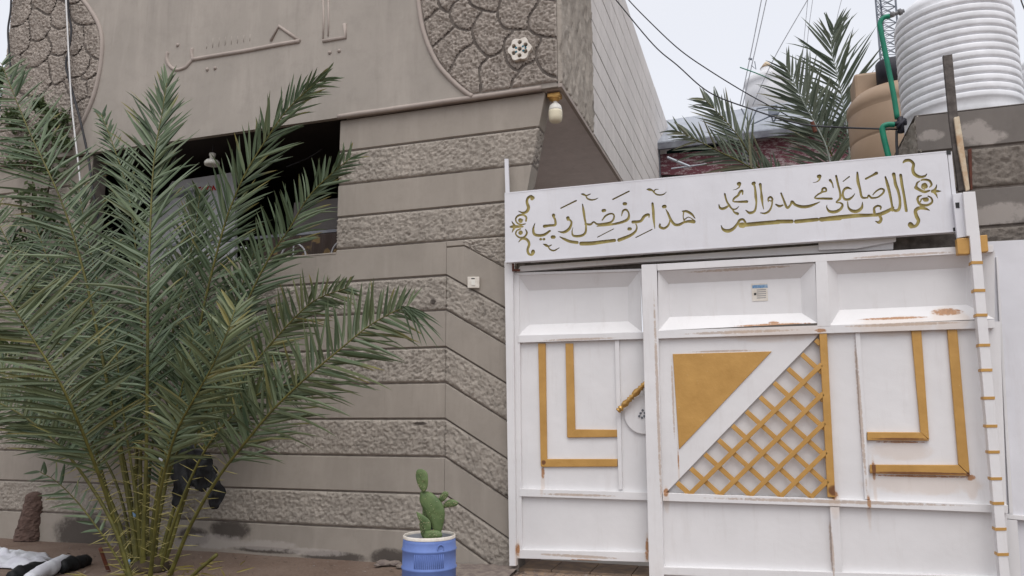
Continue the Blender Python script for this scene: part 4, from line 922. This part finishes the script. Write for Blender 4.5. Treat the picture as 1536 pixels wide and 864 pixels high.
def frond(root, path, nl, Lmax, aL, aR, seed, start=.22, tw=0., wid=.0122, droop=.11, rr=.018, mat='leaf', rmat='rachis', thorns=True, yellow=.0, indiv=0, tipL=.45, lift=.25, dark=0., ol=0.):
    rnd = random.Random(seed); pts, L = rachis_pts(path); n = len(pts)-1
    m = MB(); m.tube(pts, [max(.0028, rr*(1-.82*(k/n)**.8)*(1.35 if k/n < .1 else 1)) for k in range(n+1)], 7)
    ro = m.out('frond', rmat, root, True)
    mb = MB(); th = MB()
    for i in range(nl):
        u = i/(nl-1)
        for sd_ in (-1, 1):
            t = start+(1-start)*(u**.96)+rnd.uniform(-.004, .004); t = min(max(t, 0), .999); k = t*n; i0 = int(k); f = k-i0
            p = pts[i0].lerp(pts[min(n, i0+1)], f); T = (pts[min(n, i0+2)]-pts[max(0, i0-1)]).normalized()
            view = (p-CAM).normalized(); Sd = T.cross(view).normalized()      # image-plane right of a rising rachis
            Nn = Sd.cross(T).normalized()
            Sd = (Matrix.Rotation(rad(tw), 3, T) @ Sd); Nn = (Matrix.Rotation(rad(tw), 3, T) @ Nn)
            ang0, ang1 = (aL if sd_ > 0 else aR); ang = rad(ang0+(ang1-ang0)*u+rnd.gauss(0, 6.5))
            lf = lift+rnd.gauss(0, .26)
            d = T*math.cos(ang)+Sd*(sd_*math.sin(ang)*math.cos(lf))+Nn*(math.sin(ang)*math.sin(lf))
            prof = math.sin(math.pi*min(1, .22+.62*u))**.8 if u < .75 else None
            if prof is None: prof = math.sin(math.pi*(.22+.62*.75))**.8*(1-(u-.75)/.25*(1-tipL))
            ln = Lmax*prof*rnd.uniform(.78, 1.12)
            if rnd.random() < .03: continue
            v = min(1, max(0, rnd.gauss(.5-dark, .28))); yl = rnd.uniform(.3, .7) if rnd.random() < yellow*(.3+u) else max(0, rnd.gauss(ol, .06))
            V, Fc = leaflet(p+d*.004, d, Sd*(1 if sd_ > 0 else -1)+Nn*rnd.uniform(-.6, .6)+T*.01 if abs(d.dot(Sd)) < .9 else T, ln, wid*rnd.uniform(.75, 1.2), droop*rnd.uniform(.2, 2.), v, rnd.gauss(0, .035))
            tl = [(v, yl, 0, 1)]*12+[(v, max(yl, .12), 0, 1)]*3 if rnd.random() < .88 else [(v, yl, 0, 1)]*9+[(v, .6, 0, 1)]*3+[(v, 1., 0, 1)]*3
            if indiv and budget[0] > 0 and i % 2 == 0:
                budget[0] -= 1; obj('leaflet', V, Fc, mat, ro, False, tint=tl)
            else: mb.add(V, Fc); mb.T += tl
    o = mb.out('leaflets', mat, ro); o['kind'] = 'stuff'
    if thorns:
        for i in range(26):
            t = .02+start*i/26; k = t*n; p = pts[int(k)]; T = (pts[min(n, int(k)+1)]-pts[max(0, int(k)-1)]).normalized()
            view = (p-CAM).normalized(); Sd = T.cross(view).normalized(); sd_ = 1 if i % 2 else -1
            d = (T*rnd.uniform(.1, .8)+Sd*sd_+view*rnd.uniform(-.7, .3)).normalized(); q = rnd.uniform(.05, .13)
            th.tube([p, p+d*q*.6, p+d*q], [.0035, .0022, .0004], 4, False)
        o = th.out('thorns', 'thorn', ro); o['kind'] = 'stuff'
    return ro
pb = P(222, 905, -.75)
palm = thing('date_palm', 'large date palm with long grey green fronds in front of the house', 'palm', (pb.x, -.75, 0))
YB0 = -.75
FR = [ # path (px,py,Y), nl, Lmax, (aL base,tip), (aR), kwargs
 ([(214,905,-.8),(215,800,-.85),(219,700,-.9),(221,560,-1.),(222,450,-1.05),(225,350,-1.),(231,240,-.9),(243,170,-.8),(250,125,-.72)], 78, .50, (72,22), (48,16), dict(start=.36, indiv=1, lift=.3)),
 ([(208,905,-.9),(190,850,-1.),(168,770,-1.1),(140,690,-1.3),(112,620,-1.5),(85,565,-1.62),(56,519,-1.7),(15,455,-1.8),(-40,390,-1.9)], 66, .52, (52,50), (80,55), dict(start=.38, indiv=1, yellow=.03, dark=.12, ol=.14)),
 ([(210,905,-.8),(200,800,-.8),(180,680,-.85),(158,560,-.9),(140,470,-.95),(119,384,-1.),(95,310,-1.05),(69,250,-1.1),(45,200,-1.1),(20,140,-1.1),(2,95,-1.1)], 86, .52, (68,42), (62,38), dict(start=.28, indiv=1)),
 ([(225,905,-.7),(235,800,-.65),(258,680,-.6),(285,560,-.58),(310,440,-.55),(336,340,-.55),(351,298,-.55),(372,253,-.55),(408,196,-.52),(435,160,-.5),(470,128,-.48),(486,118,-.47)], 78, .40, (50,22), (48,18), dict(start=.32, indiv=1, dark=.05)),
 ([(228,905,-.7),(250,800,-.65),(285,690,-.6),(325,570,-.55),(372,450,-.5),(405,385,-.48),(432,346,-.46),(463,295,-.45),(500,258,-.42),(525,238,-.4)], 66, .36, (60,35), (55,20), dict(start=.34, indiv=1)),
 ([(234,905,-.8),(258,855,-.85),(285,790,-.9),(325,720,-.98),(375,655,-1.05),(411,613,-1.05),(460,566,-1.05),(510,524,-1.),(552,490,-.95),(590,468,-.9),(612,460,-.88)], 62, .40, (62,50), (52,48), dict(start=.43, indiv=1, yellow=.04, droop=.10, ol=.08)),
 ([(230,905,-.7),(255,820,-.7),(290,710,-.65),(330,620,-.6),(370,560,-.55),(420,500,-.5),(470,452,-.48),(520,432,-.46)], 56, .30, (60,50), (40,35), dict(start=.50, yellow=.06, dark=.05, ol=.12)),
 ([(221,905,-.9),(228,840,-1.),(240,740,-1.15),(262,655,-1.3),(290,600,-1.4),(318,550,-1.45),(340,500,-1.45),(352,465,-1.4)], 46, .33, (78,40), (58,26), dict(start=.46, yellow=.10, tipL=.6, ol=.14)),
 ([(212,905,-.65),(210,760,-.6),(212,620,-.55),(212,500,-.5),(206,400,-.45),(196,310,-.42),(184,260,-.4),(165,205,-.36),(152,172,-.34)], 70, .34, (45,20), (48,26), dict(start=.34, dark=.08)),
 ([(205,905,-1.),(190,862,-1.05),(168,825,-1.1),(151,799,-1.15),(116,753,-1.2),(84,722,-1.2),(60,708,-1.2)], 12, .18, (50,40), (60,40), dict(start=.45, rr=.011, tipL=.8)),
 # inner and rear fronds that fill the crown, tinted darker as its shade
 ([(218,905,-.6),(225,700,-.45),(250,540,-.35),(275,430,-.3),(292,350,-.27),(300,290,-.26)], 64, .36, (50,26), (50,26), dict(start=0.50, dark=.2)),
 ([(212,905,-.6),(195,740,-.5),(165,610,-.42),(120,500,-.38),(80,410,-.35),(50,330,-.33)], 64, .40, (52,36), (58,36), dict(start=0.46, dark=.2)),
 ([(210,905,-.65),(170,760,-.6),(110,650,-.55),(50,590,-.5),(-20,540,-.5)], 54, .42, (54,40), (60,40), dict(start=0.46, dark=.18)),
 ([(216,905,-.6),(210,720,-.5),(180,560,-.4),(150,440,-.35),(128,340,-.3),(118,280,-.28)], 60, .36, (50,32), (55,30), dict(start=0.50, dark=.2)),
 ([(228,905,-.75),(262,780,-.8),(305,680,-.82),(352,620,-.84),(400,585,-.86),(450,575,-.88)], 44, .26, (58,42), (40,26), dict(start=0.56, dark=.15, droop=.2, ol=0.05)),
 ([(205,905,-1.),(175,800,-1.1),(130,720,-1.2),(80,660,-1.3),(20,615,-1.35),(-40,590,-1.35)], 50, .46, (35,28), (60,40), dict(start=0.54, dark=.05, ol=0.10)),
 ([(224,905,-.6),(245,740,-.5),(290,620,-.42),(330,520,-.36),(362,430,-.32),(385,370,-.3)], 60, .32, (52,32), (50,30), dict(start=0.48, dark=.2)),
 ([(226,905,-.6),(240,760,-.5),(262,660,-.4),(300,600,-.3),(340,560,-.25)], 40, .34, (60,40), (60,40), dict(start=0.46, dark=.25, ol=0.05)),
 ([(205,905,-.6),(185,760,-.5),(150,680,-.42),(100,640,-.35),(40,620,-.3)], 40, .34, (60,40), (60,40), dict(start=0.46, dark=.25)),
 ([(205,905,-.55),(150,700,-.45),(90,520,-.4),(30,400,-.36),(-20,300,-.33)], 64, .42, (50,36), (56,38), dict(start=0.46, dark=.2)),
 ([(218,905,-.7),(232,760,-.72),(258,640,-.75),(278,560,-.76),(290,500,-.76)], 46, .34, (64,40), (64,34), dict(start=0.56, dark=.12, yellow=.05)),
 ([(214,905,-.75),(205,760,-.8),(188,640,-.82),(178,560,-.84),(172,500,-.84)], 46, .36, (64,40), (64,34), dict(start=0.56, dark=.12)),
]
for i, (pa, nl, Lm, a_, b_, kw) in enumerate(FR):
    frond(palm, pa, int(nl*1.12), Lm*1.13, a_, b_, 100+i, **kw)
# drooping broken tip of the long right frond
m = MB(); rnd = random.Random(5)
for k in range(12):
    p = P(606+rnd.uniform(-8, 8), 463+rnd.uniform(-4, 3), -.89); e = P(632+rnd.uniform(-14, 30), 480+rnd.uniform(-16, 24), -.86)
    V, Fc = leaflet(p, e-p, Vector((0, -.3, 1)), (e-p).length*1.15, .009, .25, 0); m.add(V, Fc, (rnd.uniform(.3, .8), 0, 0, 1))
o = m.out('drooping_tip', 'leaf', palm); o['kind'] = 'stuff'
m = MB(); m.lathe([(.13,-.02),(.14,.02),(.11,.06),(.05,.09)], (pb.x, -.75, 0), 18); m.out('trunk', 'bark', palm, True)
# stalk stubs at the base
for (x0, y0, x1, y1, mt, yy) in ((230,905,200,700,'rachis',-.62),(208,905,206,640,'rachis',-.5),(250,905,325,832,'rachis',-.9),(190,905,150,822,'brownstalk',-.95)):
    m = MB(); m.tube([tuple(a) for a in smoothpts([P(x0,y0,-.75), P((x0+x1)/2-4,(y0+y1)/2,(yy-.75)/2), P(x1,y1,yy)], 6)], [.017]*7+[.013]*6, 7); m.out('stalk', mt, palm, True)
# palm beyond the gate
p2 = P(1250, 330, 3.9); palm2 = thing('date_palm', 'second date palm whose fronds rise behind the calligraphy sign', 'palm', (p2.x, 3.9, 0))
bx = 1262
P2 = [
 ([(bx,420,3.90),(1270,300,3.80),(1274,230,3.70),(1266,165,3.60),(1257,118,3.50),(1247,75,3.45),(1250,45,3.40)], 50, .52, (56,24), (56,24), dict(rmat='rachispale', dark=.28, start=.50, lift=.1)),
 ([(bx,420,3.90),(1258,320,3.60),(1242,230,3.40),(1224,188,3.30),(1206,155,3.20),(1190,122,3.15),(1180,102,3.10)], 50, .50, (58,24), (50,26), dict(rmat='rachispale', start=.30, lift=.1)),
 ([(bx,420,3.90),(1225,330,3.40),(1170,270,3.10),(1135,248,3.00),(1110,208,2.95),(1080,172,2.90),(1058,150,2.90)], 32, .38, (36,20), (38,18), dict(start=.5, yellow=.05)),
 ([(bx,420,3.90),(1220,350,3.30),(1170,285,3.00),(1120,248,2.90),(1080,228,2.80),(1045,210,2.75),(1015,196,2.70)], 34, .34, (40,24), (48,30), dict(start=.45, yellow=.28)),
 ([(bx,420,3.90),(1262,330,3.70),(1256,260,3.60),(1240,215,3.50),(1222,180,3.40),(1212,150,3.40)], 44, .50, (64,40), (64,40), dict(start=.25)),
]
for i, (pa, nl, Lm, a_, b_, kw) in enumerate(P2): frond(palm2, pa, int(nl*.85), Lm*1.36, a_, b_, 300+i, mat='leaf2', thorns=False, wid=.0155, rr=.02, **kw)
m = MB(); m.tube([(p2.x, 3.9, 0), (p2.x, 3.9, .6), (P(bx, 400, 3.9).x, 3.9, P(bx, 415, 3.9).z)], [.2, .17, .14], 12); m.out('trunk', 'bark', palm2, True)
m = MB(); m.tube([P(1218,183,3.2), P(1223,198,3.2)], .022, 8); m.out('cut_stub', 'brownstalk', palm2)
# shrub at left behind the palm
def leafball(root, name, cs, nleaf, size, mat, seed):
    rnd = random.Random(seed); m = MB()
    for _ in range(nleaf):
        c, R_ = rnd.choice(cs); v = Vector((rnd.gauss(0, 1), rnd.gauss(0, 1), rnd.gauss(0, 1))).normalized()*R_*rnd.random()**.4; p = c+v
        a = Vector((rnd.uniform(-1, 1), rnd.uniform(-1, 1), rnd.uniform(-.6, .9))).normalized(); b = a.orthogonal().normalized(); s_ = size*rnd.uniform(.6, 1.3)
        m.add([p, p+a*s_*.5+b*s_*.28, p+a*s_, p+a*s_*.5-b*s_*.28], [(0,1,2,3)], (rnd.random(), 0, 0, 1))
    o = m.out(name, mat, root); o['kind'] = 'stuff'; return o
sb = thing('climbing_shrub', 'leafy yellow green shrub growing up the house corner behind the palm', 'shrub', (P(60, 820, -.12).x, -.15, 0))
cs = [(P(x, y, -.16), r_) for x, y, r_ in ((60,205,.15),(85,180,.12),(30,235,.18),(75,250,.15),(50,300,.2),(20,180,.12),(95,215,.09),(30,370,.2),(75,340,.16),(40,440,.2),(20,520,.18),(60,160,.06))]
leafball(sb, 'foliage', [(Vector((c.x, min(c.y, -.13), c.z)), min(r_, .16)) for c, r_ in cs], 2600, .05, 'shrub', 3)
m = MB()
for x, y in ((50,205),(80,250),(30,300)): m.tube([tuple(a) for a in smoothpts([Vector((P(-30,815,-.1).x, -.12, 0)), P(-30,600,-.1), P(20,540,-.1), P(45,420,-.1), P(x,y,-.1)], 5)], .008, 5)
m.out('stems', 'bark', sb)
tr = thing('tree', 'small leafed tree in the gap left of the house', 'tree', (P(-20, 600, 1.5).x, 1.5, 0))
leafball(tr, 'crown', [(P(x, y, 1.5), r_) for x, y, r_ in ((-5,150,.25),(8,118,.14),(-30,190,.4),(5,210,.25),(-60,150,.5),(10,290,.3))], 3000, .06, 'shrub', 9)
m = MB(); q = P(-20, 250, 1.5); m.tube([(q.x, 1.5, 0), (q.x+.05, 1.5, 1.5), q], [.09, .07, .03], 8); m.tube([(q.x+.05, 1.5, 1.5), P(5, 150, 1.5)], [.03, .01], 6); m.out('trunk', 'bark', tr, True)
# ================================================================ small things on the ground
def blob(name, c, r3, seed, mat, parent=None, amp=.35, fr=3., sub=4, flat=True, anch=None):
    bm = bmesh.new(); bmesh.ops.create_icosphere(bm, subdivisions=sub, radius=1); V = []
    for v in bm.verts:
        d = v.co.normalized(); k = 1+amp*mn.noise(d*fr+Vector((seed, 0, 0)))+amp*.5*mn.noise(d*fr*2.6+Vector((0, seed, 0)))
        p = Vector((d.x*r3[0]*k, d.y*r3[1]*k, d.z*r3[2]*k)); V.append(Vector(c)+p)
    Fc = [tuple(v.index for v in f.verts) for f in bm.faces]; bm.free()
    if flat: V = [Vector((v.x, v.y, max(v.z, .002))) for v in V]
    return obj(name, V, Fc, mat, parent, True)
def cloth(name, pts, Y0s, seed, mat, label, cat, h=.05):
    """crumpled sheet lying along a traced outline on the ground"""
    n = 26; V = []; Fc = []
    A_, B_, C_, D_ = [PZ(x, y, .0) for x, y in pts]
    for j in range(n+1):
        for i in range(n+1):
            u, v = i/n, j/n; p = A_.lerp(B_, u).lerp(D_.lerp(C_, u), v)
            e = min(u, 1-u, v, 1-v)*2
            z = h*(e**.5)*(.55+.9*abs(mn.noise(Vector((p.x*9+seed, p.y*9, seed)))))+.012*mn.noise(p*30)
            p2_ = p+Vector((mn.noise(p*6+Vector((seed, 0, 0)))*.06, mn.noise(p*6+Vector((0, seed, 0)))*.06, 0)); V.append((p2_.x, p2_.y, max(.006, z+.006)))
    Fc = [(j*(n+1)+i, j*(n+1)+i+1, (j+1)*(n+1)+i+1, (j+1)*(n+1)+i) for j in range(n) for i in range(n)]
    o = obj(name, V, Fc, mat, smooth=True); s_ = o.modifiers.new('thick', 'SOLIDIFY'); s_.thickness = .004; return tag(o, label, cat)
cloth('plastic_wrap', [(-60,850),(75,858),(70,834),(-60,826)], 0, 1., 'whitecloth', 'crumpled white plastic wrap on the ground at the far left', 'litter', .09)
def roll(name, a, b, r, seed, mat, label, cat):
    m = MB(); a = Vector(a); b = Vector(b); ps = []; rs = []
    for k in range(15):
        t = k/14; p = a.lerp(b, t)+Vector((0, 0, .012*mn.noise(Vector((t*5, seed, 0))))); ps.append(p); rs.append(r*(.3+.7*math.sin(math.pi*min(.93, .07+t*.9))**.5)*(1+.25*mn.noise(Vector((t*7, 0, seed)))))
    m.tube(ps, rs, 14); o = m.out(name, mat, None, True)
    for v in o.data.vertices: v.co.z += .02*mn.noise(v.co*14)
    return tag(o, label, cat)
a = PZ(42, 868, .05); b = PZ(103, 838, .06); roll('plastic_wrap', a, b, .052, 2., 'whitecloth', 'twisted roll of white plastic wrap lying across black cloth', 'litter')
roll('black_cloth', PZ(15, 866, .04), PZ(70, 848, .05), .055, 4., 'blackplastic', 'bunched black cloth under the white wrap at the left', 'litter')
roll('black_bag', PZ(92, 850, .05), PZ(132, 840, .03), .055, 6., 'blackplastic', 'shiny black plastic bag end right of the white roll', 'litter')
# black bag caught in the palm
bg_ = thing('plastic_bag', 'torn black plastic bag caught among the palm stalks', 'bag', P(300, 715, -.62))
def rag(outline, Y, seed, parent, name):
    pts = xz(outline, Y); cx = sum(p[0] for p in pts)/len(pts); cz = sum(p[1] for p in pts)/len(pts); V = []; Fc = []; n = len(pts); R_ = 14
    sm = [tuple(q) for q in smoothpts([np.array(p) for p in pts+[pts[0]]], 5)][:-1]; n = len(sm)
    for r_ in range(R_+1):
        for (x, z) in sm:
            f = r_/R_; X_, Z_ = cx+(x-cx)*f, cz+(z-cz)*f; k_ = 1+.22*mn.noise(Vector((x*22, seed, z*22)))*f; V.append((cx+(x-cx)*f*k_, Y-.02*(1-f*f)+.05*mn.noise(Vector((X_*16, seed, Z_*5)))+.02*mn.noise(Vector((X_*60, seed, Z_*18))), cz+(z-cz)*f*k_))
    Fc = [(r_*n+k, r_*n+(k+1) % n, (r_+1)*n+(k+1) % n, (r_+1)*n+k) for r_ in range(R_) for k in range(n)]
    o = obj(name, V, Fc, 'blackplastic', parent, True); s_ = o.modifiers.new('thick', 'SOLIDIFY'); s_.thickness = .003
BY_ = -.74
rag([(268,678),(292,668),(312,682),(322,705),(318,728),(300,736),(285,728),(276,750),(262,758),(254,752),(262,715)], BY_, 1, bg_, 'bag_body')
rag([(316,706),(326,712),(334,735),(330,755),(320,766),(313,750),(316,730)], BY_-.03, 2, bg_, 'hanging_flap')
rag([(205,735),(218,738),(222,775),(214,790),(204,770)], -.5, 3, bg_, 'torn_strip')
for (x, y, r_, mt, lb) in ((199,773,.024,'bluefoil','blue printed wrapper scrap wedged between the palm stalks'), (192,843,.022,'bluefoil','blue and white wrapper scrap at the foot of the palm'), (243,688,.026,'whitecloth','scrap of white plastic caught high between the palm stalks')):
    tag(blob('wrapper_scrap', P(x, y, -.72), (r_*1.2, r_*.4, r_), x, mt, None, .5, 2, 2, False), lb, 'litter')
# rough stump against the wall
rs = thing('cement_lump', 'tall reddish lump of rough mortar against the wall base', 'rubble', (P(36, 822, -.1).x, -.1, 0))
c = P(36, 800, -.06); V = []; Fc = []; n = 40; nz = 50; zt_ = P(40, 738, -.06).z
for j in range(nz+1):
    t = j/nz; z = zt_*t; wd = (.135*(1-t)+.085*t)*(1 if t < .9 else math.sqrt(max(.05, 1-((t-.9)/.1)**2)))
    for i in range(n):
        a_ = 2*math.pi*i/n; x = c.x-.02+.05*t+wd*math.cos(a_); y = -.0+wd*.75*math.sin(a_); p = Vector((x, y, z)); k = 1+.12*mn.noise(p*9)+.10*mn.noise(p*30)+.07*mn.noise(p*70)
        V.append((c.x-.02+.05*t+wd*math.cos(a_)*k, wd*.75*math.sin(a_)*k, z))
Fc = [(j*n+i, j*n+(i+1) % n, (j+1)*n+(i+1) % n, (j+1)*n+i) for j in range(nz) for i in range(n)]+[tuple(nz*n+i for i in range(n))]
M['lump'] = simple('reddish rough mortar', (.13, .085, .07), (.08, .052, .043), 22, .95, 45, 1.)
obj('mortar', V, Fc, 'lump', rs, False)
# pebbles
for (x, y, r_, lb) in ((575,846,.045,'flat grey stone nearest the palm at the wall base left of the blue pot'),(592,846,.04,'pale rounded stone between two others left of the blue pot'),(601,850,.03,'small dark stone touching the blue pot'),(566,848,.02,'smallest pebble at the left of the stones by the blue pot')):
    q = PZ(x, y, .01); tag(blob('stone', (q.x, min(q.y, -.06), .012), (r_*1.3, r_, r_*.6), x, 'rubble', None, .3, 2, 3), lb, 'stone', 'stones beside the blue pot')
# crumbly rubble by the post
m = MB(); rnd = random.Random(11)
for _ in range(260):
    x = rnd.uniform(660, 960); q = PZ(x, rnd.uniform(850, 864) if x > 760 else rnd.uniform(852, 866), 0); s_ = rnd.uniform(.006, .022)
    if q.y > -.03: q.y = -.03-rnd.random()*.3
    bmv = [q+Vector((rnd.uniform(-1,1), rnd.uniform(-1,1), rnd.uniform(0,1)))*s_ for _ in range(4)]; m.add(bmv, [(0,1,2),(0,2,3),(0,3,1),(1,3,2)])
tag(m.out('rubble', 'rubble'), 'loose cement crumbs scattered at the foot of the gate post', 'rubble', kind='stuff')
m = MB(); V = []; Fc = []; n1, n2 = 60, 10; xa_, xb_ = P(645, 850, 0).x, P(780, 850, 0).x
for j in range(n2+1):
    for i in range(n1+1):
        u = i/n1; v = j/n2; x = xa_+(xb_-xa_)*u; y = .0-.34*v-.05*mn.noise(Vector((x*4, v, 0))); V.append((x, y, .034*(1-v)**.6*min(1, u*6)+.012*mn.noise(Vector((x*22, y*22, 1)))*(1-v*.7)))
Fc = [(j*(n1+1)+i, j*(n1+1)+i+1, (j+1)*(n1+1)+i+1, (j+1)*(n1+1)+i) for j in range(n2) for i in range(n1)]
tag(obj('footing', V, Fc, 'rubble', smooth=True), kind='structure')
m = MB(); rnd = random.Random(21)
for _ in range(900):
    q = PZ(rnd.uniform(-40, 640), rnd.uniform(822, 885), 0)
    if q.y > -.04: continue
    s_ = rnd.uniform(.004, .013)*(2.2 if rnd.random() < .06 else 1); v4 = [q+Vector((rnd.uniform(-1,1), rnd.uniform(-1,1), rnd.uniform(0,.8)))*s_ for _ in range(4)]; m.add(v4, [(0,1,2),(0,2,3),(0,3,1),(1,3,2)])
tag(m.out('grit', 'rubble'), 'loose grit and crumbs on the reddish ground below the wall', 'grit', kind='stuff')
m = MB()
for _ in range(70):
    q = PZ(rnd.uniform(120, 360), rnd.uniform(845, 885), 0)+Vector((0, 0, .01)); d = Vector((rnd.uniform(-1,1), rnd.uniform(-1,1), rnd.uniform(0,.25))); V, Fc = leaflet(q, d, Vector((0,0,1)), rnd.uniform(.06,.2), .006, .02, 0); m.add(V, Fc, (rnd.random(), 1, 0, 1))
tag(m.out('dry_leaves', 'leaf'), 'dry fallen palm leaflets scattered round the foot of the palm', 'dry leaves', kind='stuff')
# ---- blue pot with cactus
c = PZ(643, 898, 0); k = (P(680, 800, c.y).x-P(607, 800, c.y).x)/2
zt = P(643, 803, c.y).z
pt = thing('plant_pot', 'cornflower blue plastic drum used as a plant pot by the wall', 'pot', (c.x, c.y, 0))
m = MB(); R_ = k*1.0; Hh = zt
z_a, z_b = P(643, 826+5, c.y-R_).z, P(643, 852+6, c.y-R_).z
pr = [(R_*.97, 0), (R_*1.0, .01), (R_*1.005, z_b-.012), (R_*1.035, z_b-.006), (R_*1.035, z_b+.002), (R_*1.0, z_b+.008), (R_*1.0, z_a-.006), (R_*1.03, z_a), (R_*1.03, z_a+.006), (R_*1.0, z_a+.012), (R_*.985, Hh-.03), (R_*.97, Hh-.004), (R_*.95, Hh-.006), (R_*.93, Hh-.05)]
m.lathe(pr, (c.x, c.y, 0), 64, cap=False); m.out('drum', 'bluepot', pt, True)
m = MB(); m.lathe([(R_*.925, Hh-.012), (R_*.925, Hh+.004), (R_*.955, Hh+.008), (R_*.985, Hh+.003), (R_*.985, Hh-.012)], (c.x, c.y, 0), 64, cap=False); m.out('rim', 'ceramic', pt, True)
m = MB(); m.lathe([(R_*.92, Hh-.008), (R_*.90, Hh-.09)], (c.x, c.y, 0), 48, cap=False); m.out('lining', 'potinside', pt, True)
m = MB(); m.lathe([(R_*.90, Hh-.07), (R_*.4, Hh-.06), (.01, Hh-.055)], (c.x, c.y, 0), 32, cap=False); m.out('soil', 'soil', pt, True)
vd = (CAM-Vector((c.x, c.y, CAM.z))); vd.normalize(); a0 = math.atan2(vd.y, vd.x)
m = MB()
for i in range(16):
    a_ = a0-.55+i*.072; x, y = c.x+R_*1.008*math.cos(a_), c.y+R_*1.008*math.sin(a_); m.tube([(x, y, z_b+.012), (x, y, z_a-.01)], .0028, 5)
m.out('grip_ribs', 'bluepot', pt, True)
a_ = a0+.42; q = Vector((math.cos(a_), math.sin(a_), 0)); cc = Vector((c.x, c.y, Hh-.055))+q*R_*.985
m = MB(); m.lathe([(.024, 0), (.024, .004), (.018, .005), (.018, .002), (.006, .002)], cc, 20, up_=q); m.out('boss', 'bluepot', pt, True)
cx_ = thing('prickly_pear', 'young green prickly pear cactus growing in the blue pot', 'cactus', (c.x, c.y, Hh-.06))
def pad(outline, dy, name='pad', th_=.009):
    Y = c.y+dy; ax_ = sum(q_[0] for q_ in outline)/len(outline); ay_ = max(q_[1] for q_ in outline)
    pts = xz([(ax_+(x-ax_)*1.12, ay_+(y-ay_)*1.05) for x, y in outline], Y); sm = [tuple(q_) for q_ in smoothpts([np.array(p) for p in pts+[pts[0]]], 5)][:-1]; n = len(sm)
    X0 = sum(p[0] for p in sm)/n; Z0 = sum(p[1] for p in sm)/n; V = []; Fc = []; lay = ((0.001, -1), (.5, -.93), (.8, -.68), (.95, -.35), (1, 0), (.95, .35), (.8, .68), (.5, .93), (.001, 1))
    for f, h in lay:
        for x, z in sm: V.append((X0+(x-X0)*f, Y+h*th_+.003*mn.noise(Vector((x*20, dy, z*20))), Z0+(z-Z0)*f))
    Fc = [(r_*n+k_, r_*n+(k_+1) % n, (r_+1)*n+(k_+1) % n, (r_+1)*n+k_) for r_ in range(len(lay)-1) for k_ in range(n)]
    o = obj(name, V, Fc, 'cactus', cx_, True); mm = MB(); rn = random.Random(int(abs(dy)*1000)+n)
    for _ in range(22):
        x, z = rn.choice(sm); f = rn.uniform(.15, .98); q_ = Vector((X0+(x-X0)*f, Y-th_*.9*(1-f*f)**.5, Z0+(z-Z0)*f)); e_ = Vector((rn.uniform(-.5,.5), -1, rn.uniform(-.4,.6))).normalized()
        mm.tube([q_, q_+e_*.012], [.0012, .0003], 4, False)
    oo = mm.out('spines', 'paleplank', o); oo['kind'] = 'stuff'; return o
def cp(pts): return [(x/3.27+480, y/3.27+600) for x, y in pts]
pad(cp([(505,455),(485,425),(473,380),(478,350),(500,344),(522,360),(528,400),(520,440)]), -.02)
pad(cp([(500,460),(540,462),(575,490),(600,530),(605,580),(590,650),(570,690),(555,640),(535,590),(510,540),(495,500)]), 0, th_=.02)
pad(cp([(505,520),(525,545),(545,590),(540,650),(520,680),(505,640)]), .03)
pad(cp([(475,553),(500,565),(535,595),(540,640),(520,668),(505,620),(485,585)]), -.05)
pad(cp([(580,490),(595,465),(610,450),(627,458),(622,478),(600,500)]), .02, th_=.009)
pad(cp([(605,530),(615,505),(640,488),(672,500),(668,518),(640,526)]), .03, th_=.009)
pad(cp([(488,610),(500,600),(515,640),(520,680),(500,670)]), -.03); pad(cp([(520,645),(560,640),(590,650),(590,675),(540,690),(515,680)]), -.08, th_=.02)
m = MB(); q = P(648, 789, c.y+.05); m.lathe([(.014,-.02),(.016,0),(.012,.02),(.004,.026)], q, 12); m.out('teal_cap', 'teal', pt, True)
